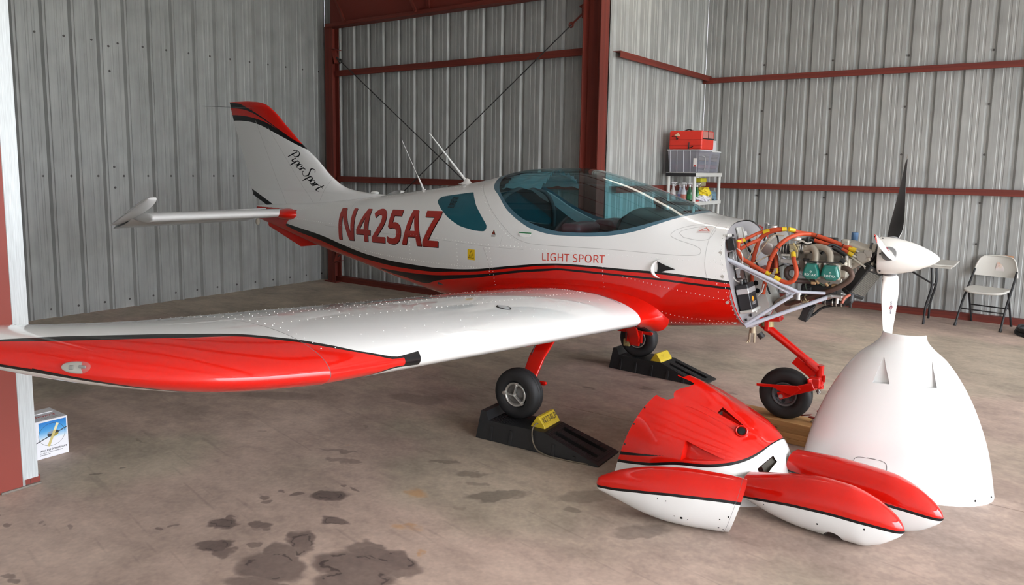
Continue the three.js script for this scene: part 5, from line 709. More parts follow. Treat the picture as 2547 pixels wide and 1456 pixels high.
// ---------- lumber under the nose wheel ----------
{
  const grain = tex(512, 128, (u, v) => { const k = fbm(u * 5, v * 26 + 3 * fbm(u * 3, v * 2), 3), l = vnoise(u * 3, v * 90); return [196 + 40 * (k - .5) + 14 * (l - .5), 152 + 44 * (k - .5) + 12 * (l - .5), 100 + 44 * (k - .5) + 8 * (l - .5)]; });
  const wood = [1, .9, 1.08, .95].map((k) => std([.78 * k, .74 * k, .66 * k], .75, 0, { map: grain }));
  const names = ['topmost of the stacked boards, right under the nose wheel', 'second board from the top of the stack under the nose wheel', 'third board from the top of the stack under the nose wheel', 'lowest board of the stack, lying on the floor under the nose wheel'];
  for (let k = 3; k >= 0; k--) { const o = thing('lumber_board', 'pale pine ' + names[k], 'board', [-1.36 + [.01, -.02, .015, 0][k], (3 - k) * .0365, -5.13 + [.004, -.004, .002, 0][k]], -.05 + [.0, .006, -.004, 0][k], 'boards stacked under the nose wheel');
    part(o, 'plank', rbox(1.25, .036, .20, .003, 0, .018, 0), wood[k]); part(o, 'end_grain', [rbox(.002, .033, .195, .001, .6255, .018, 0), rbox(.002, .033, .195, .001, -.6255, .018, 0)], std([.45, .30, .16], .85)); for (let q = 0; q < 3; q++) part(o, 'knot', cyl(.010, .007, .002, 12).rotateX(PI / 2).scale(1.6, .7, 1).translate(rr(-.4, .5), .018, .1003), std([.12, .06, .03], .8)); }
  const h = thing('tow_bracket', 'small red tow bar bracket with bright bolts beside the nose wheel', 'bracket', [-1.13, .147, -5.12], -.2); const rd = std([.22, .012, .008], .5);
  part(h, 'plate', [rbox(.16, .008, .03, .003, 0, .03, 0), frame(rbox(.07, .006, .02, .002), [-.10, .035, 0], [.9, .3, 0], [0, 1, 0])], rd); part(h, 'socket', [new THREE.TorusGeometry(.024, .004, 8, 22).rotateX(PI / 2).translate(0, .085, 0), bar([-.024, .03, 0], [-.024, .085, 0], .004, 8), bar([.024, .03, 0], [.024, .085, 0], .004, 8), bar([0, .03, -.024], [0, .085, -.024], .004, 8)], rd);
  for (const x of [-.05, -.015, .03]) part(h, 'bolt', [cyl(.007, .007, .03, 8).translate(x, .015, .006), cyl(.012, .012, .008, 6).translate(x, .004, .006)], M.steel);
}

// ---------- cowlings on the floor ----------
{ // upper cowling, white, standing on its rear rim with the nose opening up
  const o = thing('upper_cowling', 'large white engine cowling standing upright on the floor', 'cowling', [-.63, 0, -4.788], 0);
  const wF = pchip([[0, .503], [.10, .487], [.24, .461], [.445, .398], [.63, .312], [.76, .222], [.83, .145], [.868, .118], [.895, .113]]), H = .893;
  const at = (y, a, p, o2 = 0) => { const w = wF(y) + o2, D = .285 * Math.pow(w / .503, .9), n = mix(2.5, 2.0, y / H), c = Math.cos(a), s = Math.sin(a), dx = Math.sign(c) * w * Math.pow(Math.abs(c), 2 / n); return p.set(dx, y, -.198 * dx * (1 - .6 * y / H) + D * Math.pow(Math.abs(s), 2 / n) + .02 * y); };
  const rimY = (a) => .012 * Math.sin(a) * 0;
  const A = (v) => PI * (1 - v);
  let shell = grid(110, 120, (u, v, p) => at(mix(.0, H, 1 - Math.pow(1 - u, 1.25)), A(v), p));
  const tri = [[[-.078, .775], [-.117, .622], [-.029, .629]], [[.155, .782], [.123, .631], [.198, .634]]].map((t) => t.map((q) => V(q[0], q[1], 0)));
  for (const t of tri) shell = cut(shell, (x, y, z) => (z < .03 ? -1 : polyDist(t, x, y)))[1];
  part(o, 'shell', shell, M.white);
  // duct-shaped recesses: floor sloping in from the point to the wide end
  const zOf = (x, y) => { let lo = .05, hi = PI - .05; const p = V(); for (let k = 0; k < 40; k++) { const m = (lo + hi) / 2; at(y, m, p); if (p.x > x) lo = m; else hi = m; } return p.z; };
  for (const t of tri) { const [a, b, c] = t, g = grid(20, 10, (u, v, p) => { const x = mix(a.x, mix(b.x, c.x, v), u), y = mix(a.y, mix(b.y, c.y, v), u); p.set(x, y, zOf(x, y) - .032 * u); }), wall = (q, r, f) => grid(20, 1, (u, v, p) => { const x = mix(q.x, r.x, u), y = mix(q.y, r.y, u); p.set(x, y, zOf(x, y) - .032 * v * f(u)); }); part(o, 'air_duct', [g, wall(a, b, (u) => u), wall(a, c, (u) => u), wall(b, c, () => 1)], phy([.74, .74, .73], .4, { clearcoat: .6 }), 'recessed triangular air duct'); }
  const door = []; for (let k = 0; k < 60; k++) { const t = k / 60 * 2 * PI, c = Math.cos(t), s = Math.sin(t); const x = -.085 + .085 * Math.sign(c) * Math.pow(Math.abs(c), .5), y = .155 + .05 * Math.sign(s) * Math.pow(Math.abs(s), .5); door.push([x, y, zOf(x, y) + .001]); }
  part(o, 'oil_door_seam', tube(door, .0012, 120, 5, true), M.seam); part(o, 'oil_door_hinge', rbox(.05, .003, .004, .001, -.085, .208, zOf(-.085, .208)), M.seamLight); part(o, 'oil_door_print', [0, 1, 2, 3].map((k) => rbox(.003, .035 - k * .005, .001, .0005, -.155 + k * .007, .15, zOf(-.15, .15) + .002)), M.seam); part(o, 'door_latch', new THREE.TorusGeometry(.012, .001, 5, 20).translate(-.075, .145, zOf(-.075, .145) + .001), M.seam);
  part(o, 'rim_flange', grid(60, 2, (u, v, p) => at(.001, A(u), p, -.004 - .02 * v)), M.white); part(o, 'top_lip', grid(60, 3, (u, v, p) => { at(H, A(u), p, -.012 * v); p.y += .004 * Math.sin(v * PI); }), M.white);
  const p = V(); for (const a of [.22, .62, 2.55, 2.98]) { at(.03, a, p); part(o, 'fastener_hole', new THREE.SphereGeometry(.006, 12, 8).translate(p.x, p.y, p.z), M.black); }
}
{ // lower cowling, red with a white lower band, lying with its belly up
  const th = rad(-8), o = thing('lower_cowling', 'red engine cowling with a white lower band lying on the floor', 'cowling', [-1.886, 0, -4.265]);
  o.rotation.y = th; // local x towards the nose
  const wF = pchip([[0, .50], [.2, .485], [.4, .44], [.58, .37], [.70, .285], [.77, .195], [.81, .115], [.833, .04], [.838, .004]]), hF = pchip([[0, .515], [.15, .50], [.32, .465], [.48, .42], [.60, .378], [.70, .325], [.77, .275], [.81, .205], [.830, .115], [.838, .01]]);
  const lean = (y) => .235 * y, n = 2.75;
  const at = (u, a, p) => { const x = u, w = wF(x), h = hF(x), c = Math.cos(a), s = Math.sin(a); const y = h * Math.pow(Math.abs(s), 2 / n), k = Math.max(0, 1 - x / .5); return p.set(x + lean(y) * k * k, y + .055 * Math.exp(-Math.pow(c * w / .07, 2)) * (1 - sst(.15, .72, x)) * (s > .3 ? 1 : 0), Math.sign(c) * w * Math.pow(Math.abs(c), 2 / n)); };
  let shell = grid(150, 300, (u, v, p) => at(.838 * (1 - Math.pow(1 - u, 1.5)), v * PI, p)); // v = 0 is the near side
  const notch = (x, y, z) => (z > .03 && z < .25 && y > .3 ? .215 - .05 * sst(.20, .25, z) - x + .03 * Math.sin(z * 30) : -1); shell = cut(shell, notch)[1];
  shell = cut(shell, (x, y, z) => (z <= .03 && z > -.30 && y > .3 ? .165 + .07 * sst(-.02, -.3, z) - x : -1))[1];
  const zOf = (x, y) => { let lo = .001, hi = PI / 2; const p = V(); let best = 0; const w = wF(x), h = hF(x), t = clamp(y / h, 0, 1); return w * Math.pow(Math.max(0, 1 - Math.pow(t, n)), 1 / n); };
  const duct = [V(.395, .315, 0), V(.395, .212, 0), V(.61, .245, 0)], intake = [V(.742, .205, 0), V(.775, .258, 0), V(.795, .225, 0), V(.770, .14, 0)];
  shell = cut(shell, (x, y, z) => (z < .05 ? -1 : polyDist(duct, x, y)))[1]; shell = cut(shell, (x, y, z) => (z < .0 ? -1 : polyDist(intake, x, y)))[1]; shell = cut(shell, (x, y, z) => (y < .2 ? -1 : polyDist([V(.64, .095, 0), V(.45, .065, 0), V(.45, .15, 0)], x, z)))[1];
  const lineY = pchip([[-.05, .12], [.0, .120], [.2, .145], [.4, .188], [.52, .197], [.6, .212], [.68, .238], [.73, .275], [.76, .34], [.86, .5]]);
  const [redP, lo] = cut(shell, (x, y) => y - lineY(x) - .016), [blk, wh] = cut(lo, (x, y) => y - lineY(x)); const [r1, b2] = cut(redP, (x, y, z) => (z < 0 || x > .36 ? 1 : Math.abs(y - .168 - .17 * x) - .011 * (1 - x / .36)));
  painted(o, 'shell', [[r1, M.red], [b2, M.black], [blk, M.black], [wh, M.white]]);
  const ductMat = M.red;
  { const [a, b, c] = duct, g = grid(18, 10, (u, v, p) => { const x = mix(c.x, mix(a.x, b.x, v), u), y = mix(c.y, mix(a.y, b.y, v), u); p.set(x, y, zOf(x, y) - .055 * u); }), wall = (q, r, f) => grid(18, 1, (u, v, p) => { const x = mix(q.x, r.x, u), y = mix(q.y, r.y, u); p.set(x, y, zOf(x, y) - .055 * v * f(u)); }); part(o, 'air_duct', [g, wall(c, a, (u) => u), wall(c, b, (u) => u), wall(a, b, () => 1)], ductMat, 'recessed triangular air duct'); }
  { const g = grid(12, 8, (u, v, p) => { const x0 = mix(intake[0].x, intake[1].x, u), y0 = mix(intake[0].y, intake[1].y, u), x1 = mix(intake[3].x, intake[2].x, u), y1 = mix(intake[3].y, intake[2].y, u), x = mix(x0, x1, v), y = mix(y0, y1, v); p.set(x, y, zOf(x, y) - .05); }); part(o, 'nose_intake', g, std([.05, .045, .03], .7), 'dark slanted intake in the white band'); }
  // belly outlets: a dark-mouthed scoop and a round pipe stub
  const onTop = (x, z) => { const w = wF(x), h = hF(x); return h * Math.pow(1 - Math.pow(Math.abs(z) / w, n), 1 / n); };
  { const g = grid(18, 8, (u, v, p) => { const x = mix(.64, .45, u), z = mix(.095, mix(.065, .15, v), u); p.set(x, onTop(x, z) - .045 * u, z); }), sideW = (zz) => grid(18, 1, (u, v, p) => { const x = mix(.64, .45, u), z = mix(.095, zz, u); p.set(x, onTop(x, z) - .045 * u * v, z); }), mouth = grid(8, 1, (u, v, p) => { const z = mix(.065, .15, u); p.set(.45, onTop(.45, z) - .045 * v, z); });
    part(o, 'belly_scoop', [g, sideW(.065), sideW(.15)], ductMat, 'recessed scoop in the belly'); part(o, 'scoop_mouth', mouth, std([.02, .015, .01], .7)); }
  part(o, 'pipe_stub', aim(lathe([[.0005, -.005], [.022, -.004], [.026, .012], [.034, .012], [.040, -.02]], 28), [.35, .55, .75]).translate(.615, onTop(.615, .15) + .012, .155), M.red); part(o, 'pipe_bore', aim(cyl(.021, .021, .004, 24), [.35, .55, .75]).translate(.619, onTop(.615, .15) + .018, .162), M.black);
  part(o, 'belly_swage', [[.16, .30], [.23, .38]].map(([z, w]) => grid(60, 6, (u, v, p) => { const x = mix(.22, .60, u), zz = mix(z, z * .8, u) + (v - .5) * .05; p.set(x, onTop(x, zz) + .010 * Math.sin(v * PI) * Math.sin(u * PI), zz); })), M.red);
  const p = V(); for (const a of [.16, .34, .62, .9]) { at(.012, a, p); part(o, 'fastener_hole', new THREE.SphereGeometry(.0055, 10, 8).translate(p.x, p.y, p.z), M.black); } for (const [x, y] of [[.76, .20], [.74, .15]]) part(o, 'fastener_hole', new THREE.SphereGeometry(.0045, 10, 8).translate(x, y, zOf(x, y)), M.black);
}
// ---------- wheel fairings ----------
function spat(name, label, pos, turn, S) {
  const o = thing(name, label, 'wheel fairing', pos, turn, 'red and white wheel fairings on the floor'), top = pchip(S.top), bot = pchip(S.bot), wid = pchip(S.wid), line = pchip(S.line), L = S.L, n = 2.25;
  const at = (u, a, p) => { const yT = top(u), yB = bot(u), w = wid(u) / 2, m = (yT + yB) / 2, c = Math.cos(a), s = Math.sin(a), sl = (S.slant ?? 0) * (1 - u / L) * (1 - (m + Math.sign(s) * (yT - yB) / 2 * Math.pow(Math.abs(s), 2 / n)) / .3); return p.set(u + sl, m + Math.sign(s) * (yT - yB) / 2 * Math.pow(Math.abs(s), 2 / n), Math.sign(c) * w * Math.pow(Math.abs(c), 2 / n)); };
  let g = grid(110, 96, (u, v, p) => at(L * (1 - Math.pow(1 - u, 1.6)), -v * 2 * PI, p), { wrapV: true });
  if (S.cut) g = cut(g, S.cut)[1];
  const [r, lo] = cut(g, (x, y) => y - line(x)), [k, w] = cut(lo, (x, y) => y - line(x) + .014);
  painted(o, 'shell', [[r, M.red], [k, M.black], [w, M.white]]);
  const face = (u, y) => { const yT = top(u), yB = bot(u), m = (yT + yB) / 2, t = clamp(Math.abs(y - m) / ((yT - yB) / 2), 0, 1); return wid(u) / 2 * Math.pow(1 - Math.pow(t, n), 1 / n); };
  for (const [u, y, r2] of S.holes) part(o, 'screw_hole', new THREE.SphereGeometry(r2 ?? .004, 12, 8).scale(1, 1, .4).translate(u + (S.slant ?? 0) * (1 - u / L) * (1 - y / .3), y, S.side * face(u, y)), M.black);
  if (S.flange) { const f = grid(70, 1, (u, v, p) => { at(-.012 + .034 * v, u * 2 * PI, p); const m = (top(0) + bot(0)) / 2; p.z *= .985; p.y = m + (p.y - m) * .985; p.x += -.010; }); const [fr, fl] = cut(f, (x, y) => y - line(0)), [fk, fw] = cut(fl, (x, y) => y - line(0) + .014); painted(o, 'joint_flange', [[fr, M.red], [fk, M.black], [fw, M.white]], 'stepped rim of the open end'); part(o, 'flange_seam', grid(70, 1, (u, v, p) => { at(.001 + .0015 * v, u * 2 * PI, p); const m = (top(0) + bot(0)) / 2; p.z *= 1.004; p.y = m + (p.y - m) * 1.004; }), M.seam); }
  return o;
}
const yawTo = (dx, dz) => Math.atan2(-dz, dx);
spat('wheel_fairing', 'rear half of a red and white wheel fairing, tapered end pointing left', [-1.135, 0, -3.60], yawTo(-.70, .215), { L: .745, side: -1, flange: true,
  top: [[-.03, .274], [0, .277], [.07, .284], [.25, .289], [.42, .278], [.58, .247], [.70, .2], [.735, .178], [.745, .155]], bot: [[-.03, .0], [.0, .0], [.15, .0], [.30, .006], [.45, .03], [.60, .073], [.70, .105], [.735, .118], [.745, .14]], wid: [[-.03, .21], [0, .215], [.2, .225], [.4, .20], [.6, .12], [.70, .065], [.735, .04], [.745, .004]], slant: .085, line: [[-.03, .20], [.1, .203], [.3, .197], [.5, .178], [.65, .155], [.75, .145]],
  holes: [[.04, .05, .0045], [.05, .10, .0035], [.245, .075, .007], [.21, .07, .003], [.285, .078, .003], [.345, .152, .003], [.39, .155, .003], [.012, .19, .004], [.012, .12, .004], [.012, .04, .004]] });
const front = { top: [[0, .20], [.1, .225], [.24, .256], [.40, .278], [.50, .276], [.62, .248], [.71, .198], [.755, .155], [.768, .128]], bot: [[0, .07], [.06, .055], [.18, .02], [.32, .002], [.58, .0], [.66, .026], [.73, .075], [.76, .105], [.768, .122]], wid: [[0, .19], [.15, .22], [.35, .23], [.55, .20], [.68, .13], [.74, .075], [.762, .03], [.768, .004]], line: [[0, .105], [.15, .132], [.3, .150], [.45, .157], [.6, .150], [.7, .138], [.77, .128]] };
spat('wheel_fairing', 'red and white wheel fairing front with a notched lower edge, foremost of the pair', [-1.205, 0, -3.885], yawTo(.765, .045), { ...front, L: .768, side: 1, cut: (x, y, z) => (y > .10 ? -1 : .045 - Math.hypot(x - .465, y - .008)), holes: [[.40, .082, .005], [.61, .115, .005], [.13, .10, .003]] });
spat('wheel_fairing', 'red and white wheel fairing front leaning by the white cowling, nose pointing right', [-1.06, 0, -4.245], yawTo(.73, .14), { ...front, L: .768, side: 1, top: front.top.map(([u, y]) => [u, y + (u < .4 ? .05 * (1 - u / .4) : 0)]), bot: front.bot.map(([u, y]) => [u, y + (u < .4 ? .06 * (1 - u / .4) : 0)]), line: front.line.map(([u, y]) => [u, y + (u < .4 ? .06 * (1 - u / .4) : 0)]), holes: [[.50, .095, .005]] });
// ---------- oil carton behind the jamb ----------
{
  const o = thing('oil_carton', 'white cardboard oil carton printed with a propeller aeroplane, on the floor behind the left jamb', 'carton', [-4.98, 0, -1.895]);
  const card = std([.78, .78, .80], .6), W = .33, H = .239, D = .24;
  const front = print(512, 372, (c, w, h) => { c.fillStyle = '#f1f1f6'; c.fillRect(0, 0, w, h);
    const g = c.createLinearGradient(0, 10, 0, 190); g.addColorStop(0, '#1479cf'); g.addColorStop(.5, '#4ba3e2'); g.addColorStop(1, '#eef3f8'); c.fillStyle = g; c.fillRect(w * .50, 14, w * .48, 180);
    c.strokeStyle = '#20262c'; c.lineWidth = 2.5; c.beginPath(); c.ellipse(w * .72, 150, 118, 112, 0, 0, 7); c.stroke();
    c.strokeStyle = '#33373c'; c.lineWidth = 9; c.beginPath(); c.moveTo(w * .44, 208); c.lineTo(w * .985, 108); c.stroke();
    c.fillStyle = '#2b2d31'; c.beginPath(); c.ellipse(w * .74, 142, 52, 28, -.2, 0, 7); c.fill(); c.fillStyle = '#8f9db0'; c.beginPath(); c.ellipse(w * .71, 128, 34, 13, -.2, 0, 7); c.fill(); c.fillRect(w * .705, 92, 4, 28);
    c.fillStyle = '#a8963e'; c.beginPath(); c.ellipse(w * .77, 160, 34, 14, -.25, 0, 7); c.fill();
    c.fillStyle = '#d3c27d'; c.save(); c.translate(w * .745, 152); c.rotate(.40); c.fillRect(-13, -112, 24, 232); c.fillStyle = '#efe6b8'; c.fillRect(-13, -112, 24, 74); c.restore();
    c.fillStyle = '#16181c'; c.font = 'italic bold 25px sans-serif'; c.fillText('ASHLESS DISPERSANT', w * .50, 306, 240); c.font = 'bold 14px sans-serif'; c.fillText('Oil 1 U.S. Quart Plastic Bottles', w * .50, 326, 210); c.fillText('(946 ml each)', w * .50, 344, 100);
    c.font = 'italic bold 15px sans-serif'; c.fillText('SYNTHETIC OIL', w * .23, 288, 120); c.font = 'bold 13px sans-serif'; c.fillText('For AVIATION PISTON', w * .14, 322, 165); c.fillText('AIRCRAFT ENGINES', w * .14, 338, 150); c.fillRect(w * .14, 346, 120, 4); });
  const topP = print(512, 372, (c, w, h) => { c.fillStyle = '#dcdce2'; c.fillRect(0, 0, w, h); c.fillStyle = '#c8c8ce'; c.fillRect(0, h * .46, w, 3); c.save(); c.translate(w, h); c.rotate(PI); c.fillStyle = '#c4202c'; c.font = 'bold 66px sans-serif'; c.fillText('EXXON', w * .10, h * .42, 180); c.strokeStyle = '#dcdce2'; c.lineWidth = 5; c.beginPath(); c.moveTo(w * .21, h * .25); c.lineTo(w * .27, h * .44); c.stroke(); c.fillStyle = '#33363b'; c.font = 'bold 18px sans-serif'; c.fillText('AVIATION OIL ELITE', w * .06, h * .16, 150); c.font = '15px sans-serif'; c.fillText('SYNTHETIC BLEND 20W-50', w * .14, h * .24, 190); c.restore(); c.fillStyle = '#4a4c50'; for (let k = 0; k < 4; k++) c.fillRect(w * .42, h * .08 + k * 14, w * .2 - k * 12, 8); });
  part(o, 'body', rbox(D, H, W, .004, 0, H / 2, 0), card); const f = new THREE.PlaneGeometry(W - .006, H - .006).rotateY(PI / 2).translate(D / 2 + .0008, H / 2, 0); part(o, 'front_print', f, std([1, 1, 1], .5, 0, { map: front }));
  part(o, 'top_print', new THREE.PlaneGeometry(W - .006, D - .006).rotateX(-PI / 2).rotateY(PI / 2).translate(0, H + .0008, 0), std([1, 1, 1], .5, 0, { map: topP }));
  part(o, 'carry_flap', [rbox(.07, .006, W - .05, .002, -.05, H + .004, -.0)], card);
}
// ---------- folding table and chair by the right-hand wall ----------
const offWhite = std([.60, .58, .53], .5), powder = std([.022, .022, .024], .45, .2);
{
  const t = thing('folding_table', 'long folding table with an off-white top and black legs, its end showing past the spinner', 'table', [-2.08, 0, -10.40]);
  part(t, 'tabletop', [rbox(2.42, .022, .62, .011, 0, .735, 0, 3), rbox(2.36, .028, .56, .008, 0, .712, 0, 2)], offWhite);
  for (const s of [1, -1]) { for (const z of [-.22, .22]) part(t, 'leg', tube([[.97 * s, .70, z], [.985 * s, .45, z * .96], [.94 * s, .22, z], [.93 * s, .0, z * 1.05]], .0135, 24, 10), powder); part(t, 'leg_brace', [bar([.985 * s, .46, -.22], [.985 * s, .46, .22], .010, 10), bar([.94 * s, .20, -.22], [.94 * s, .20, .22], .010, 10), bar([.985 * s, .46, 0], [.70 * s, .62, 0], .011, 10), bar([.70 * s, .62, 0], [.52 * s, .695, 0], .009, 10)], powder); }
}
{
  const c = thing('folding_chair', 'off-white folding chair with black tube legs, backed against the corrugated wall', 'chair', [-.54, 0, -10.53], -.23);
  part(c, 'seat', grid(30, 24, (u, v, p) => { const a = u * 2 * PI, r = v, n = 4, cx = Math.sign(Math.cos(a)) * Math.pow(Math.abs(Math.cos(a)), 2 / n), cz = Math.sign(Math.sin(a)) * Math.pow(Math.abs(Math.sin(a)), 2 / n); p.set(.205 * r * cx, .445 + .012 * r * r * cx * cx - .010 * r * cz + (1 - r) * .0, .20 * r * cz + .04); }), offWhite); part(c, 'seat_rim', tube(Array.from({ length: 40 }, (_, k) => { const a = k / 40 * 2 * PI, n = 4, cx = Math.sign(Math.cos(a)) * Math.pow(Math.abs(Math.cos(a)), 2 / n), cz = Math.sign(Math.sin(a)) * Math.pow(Math.abs(Math.sin(a)), 2 / n); return [.205 * cx, .432 + .012 * cx * cx - .010 * cz, .20 * cz + .04]; }), .014, 90, 8, true), offWhite);
  const bk = (y) => mix(.235, .155, Math.pow((y - .57) / .25, 3));
  part(c, 'backrest', [0, 1].map((k) => grid(24, 24, (u, v, p) => { const y = mix(.585, .825, v), w = bk(y) * (v > .93 ? .97 : 1), x = mix(-w, w, u); p.set(x, y + .012 * (1 - Math.pow(2 * u - 1, 2)) * (v - .5), -.215 - (y - .6) * .22 - .045 * (1 - Math.pow(2 * u - 1, 2)) + k * .014); })), offWhite);
  part(c, 'backrest_rim', tube([[-.235, .59, -.208], [-.21, .72, -.235], [-.17, .80, -.258], [-.08, .828, -.285], [.08, .828, -.285], [.17, .80, -.258], [.21, .72, -.235], [.235, .59, -.208]], .010, 60, 8), offWhite);
  for (const s of [1, -1]) { part(c, 'leg', tube([[.222 * s, .66, -.215], [.228 * s, .50, -.09], [.232 * s, .30, .08], [.238 * s, .0, .27]], .0125, 30, 10), powder); part(c, 'leg', tube([[.21 * s, .44, .0], [.212 * s, .25, -.10], [.215 * s, .0, -.22]], .0115, 20, 10), powder); part(c, 'foot', [bar([.238 * s, .0, .27], [.237 * s, .035, .25], .016, 12), bar([.215 * s, .0, -.22], [.214 * s, .03, -.21], .015, 12)], M.rubber); }
  part(c, 'stretcher', [bar([-.21, .225, -.11], [.21, .225, -.11], .008, 8)], powder); part(c, 'stretcher', [bar([-.234, .20, .145], [.234, .20, .145], .008, 8)], powder);
  const n = thing('notepaper', 'pale sheet stained red, hung over the backrest of the folding chair', 'paper', [-.475, 0, -10.53], -.23);
  const stain = print(128, 160, (q, w, h) => { q.fillStyle = '#d9d0cc'; q.fillRect(0, 0, w, h); for (let k = 0; k < 90; k++) { const x = hash2(k, 3) * w, y = Math.pow(hash2(k, 9), 1.6) * h * .75; q.fillStyle = 'rgba(' + (185 + 30 * hash2(k, 5)) + ',' + (95 + 60 * hash2(k, 6)) + ',80,.13)'; q.beginPath(); q.ellipse(x, y, 10 + 18 * hash2(k, 7), 8 + 10 * hash2(k, 8), k, 0, 7); q.fill(); } });
  part(n, 'sheet', grid(16, 16, (u, v, p) => { const y = mix(.652, .842, v), x = mix(-.08, .08, u); p.set(x + .015 * v, y, -.215 - (y - .6) * .22 - .045 + .028 + .006 * Math.sin(v * 5 + u * 2)); }), std([1, 1, 1], .7, 0, { map: stain, side: THREE.DoubleSide }));
}
{ const h = thing('hose_coil', 'black hose coiled on the floor at the right edge, beside the chair', 'hose', [-.02, 0, -10.22]); const P = []; for (let k = 0; k <= 120; k++) { const a = k / 120 * 2 * PI * 5; P.push([(.19 - .012 * Math.sin(k)) * Math.cos(a), .016 + .018 * Math.floor(k / 24) + .006 * Math.sin(k * .7), (.19 - .012 * Math.cos(k)) * Math.sin(a)]); } part(h, 'hose', tube(P, .015, 360, 9), M.rubber); part(h, 'fitting', bar([.19, .12, .0], [.2, .10, .06], .017, 12), M.alu); }
// ---------- shelving in the corner ----------
{
  const x0 = -4.185, x1 = -3.765, z0 = -10.24, z1 = -9.30, w = x1 - x0, d = z1 - z0, cx = (x0 + x1) / 2, cz = (z0 + z1) / 2, grey = std([.58, .58, .55], .5), levels = [.12, .53, .95, 1.40, 1.775];
  const r = thing('shelf_rack', 'light grey plastic shelf rack with round posts in the far corner', 'shelf rack', [cx, 0, cz]);
  for (const [i, y] of levels.entries()) { const s = part(r, 'shelf', rbox(w, .05, d, .006, 0, y - .025, 0), grey); part(r, 'shelf_edge', rbox(w - .005, .046, .006, .002, -.002, y - .027, d / 2 + .001), std([.012, .012, .015], .5), 'black front edge of a shelf'); }
  for (const sx of [1, -1]) for (const sz of [1, -1]) for (let k = 0; k < 4; k++) part(r, 'post', cyl(.022, .022, levels[k + 1] - levels[k] - .05, 18).translate(sx * (w / 2 - .03), (levels[k + 1] + levels[k] - .05) / 2, sz * (d / 2 - .03)), grey);
  const Y = levels[4], S = levels[3];
  // storage bins
  const bin = (label, pos, W, H, D, label2) => { const b = thing('storage_bin', label, 'storage bin', pos, 0, 'clear bins on the rack'); const clear = phy([.70, .70, .78], .25, { transmission: .78, thickness: 0 });
    const ring = (y, k) => [[-W / 2 * k, y, -D / 2 * k], [W / 2 * k, y, -D / 2 * k], [W / 2 * k, y, D / 2 * k], [-W / 2 * k, y, D / 2 * k]], wallsG = [];
    for (let q = 0; q < 4; q++) wallsG.push(grid(1, 1, (u, v, p) => { const a = ring(v * H, mix(.90, 1, v)), A = a[q], B = a[(q + 1) % 4]; p.set(mix(A[0], B[0], u), A[1], mix(A[2], B[2], u)); }));
    part(b, 'tub', [...wallsG, rbox(W * .9, .006, D * .9, .002, 0, .003, 0)], clear, 'clear plastic tub'); part(b, 'rim', [rbox(W + .02, .012, .018, .004, 0, H, D / 2), rbox(W + .02, .012, .018, .004, 0, H, -D / 2), rbox(.018, .012, D, .004, W / 2, H, 0), rbox(.018, .012, D, .004, -W / 2, H, 0)], phy([.7, .71, .73], .35));
    for (let k = 0; k < 5; k++) part(b, 'tub_rib', frame(rbox(.006, H * .95, .006, .002), [mix(-.42, .42, k / 4) * W, H / 2, D / 2 * .955], [1, 0, 0], [0, 1, D * .05 / H]), phy([.62, .64, .67], .4));
    const tones = [[.05, .06, .09], [.20, .10, .14], [.07, .10, .15], [.22, .18, .15], [.24, .22, .20]]; tones.forEach((t, k) => { part(b, 'folded_cloth', rbox(W * (.84 + .016 * k), H * .17, D * (.84 + .016 * k), .02, 0, H * (.10 + .175 * k), 0, 3), std(t, .9)); });
    if (label2) { part(b, 'sticker', rbox(.05, .11, .001, .0004, W * .37, H * .45, D / 2 * .96 + .004), std([.75, .72, .70], .5)); part(b, 'sticker_mark', rbox(.03, .02, .001, .0004, W * .37, H * .30, D / 2 * .96 + .0055), std([.5, .05, .04], .5)); part(b, 'handle', tube([[W / 2 - .01, H * .75, D * .22], [W / 2 + .02, H * .70, D * .21], [W / 2 + .02, H * .25, D * .15], [W / 2 - .01, H * .12, D * .05]], .006, 24, 8), std([.4, .4, .4], .4)); }
    return b; };
  bin('clear storage bin of folded cloths under the red bag, on top of the rack', [cx, Y, -9.58], .44, .295, .44, true);
  bin('clear storage bin behind the front one on top of the rack', [cx - .01, Y, -10.02], .38, .285, .38, false);
  { const b = thing('vest_bag', 'bright red zipped bag with black straps, on top of the front storage bin', 'bag', [cx + .005, Y + .302, -9.60]); const rd = phy([.70, .035, .018], .42);
    part(b, 'body', warp(prep(new RoundedBoxGeometry(.46, .245, .40, 8, .02)), (x, y, z, p) => p.set(x + .004 * Math.sin(y * 40 + z * 9), y + .1225 + .004 * Math.sin(x * 30) * (y > 0 ? 1 : 0), z + .006 * Math.sin(x * 26 + y * 31))), rd); part(b, 'zip', [rbox(.462, .003, .004, .001, 0, .125, .205), rbox(.462, .003, .004, .001, 0, .055, .206)], std([.25, .01, .01], .6)); part(b, 'panel', [rbox(.004, .085, .17, .002, .231, .19, .10), rbox(.004, .085, .15, .002, .231, .19, -.09)], std([.48, .20, .17], .6), 'faded pink side panel');
    part(b, 'strap', [rbox(.006, .10, .018, .002, .232, .19, .01), rbox(.006, .016, .39, .002, .232, .14, 0), tube([[-.19, .17, .21], [-.13, .17, .215], [-.12, .13, .215], [-.10, .15, .21]], .006, 20, 6), tube([[.05, .0, .21], [.055, .09, .215], [.06, .02, .215], [.11, .04, .215]], .006, 24, 6), tube([[-.06, .245, .1], [0, .262, .1], [.06, .245, .1]], .008, 14, 6)], M.rubber, 'black strap'); part(b, 'sticker', plate([[-.05, 0], [.05, 0], [.02, .05]], .002, .0004).translate(-.12, .17, .213), std([.72, .52, .33], .6)); }
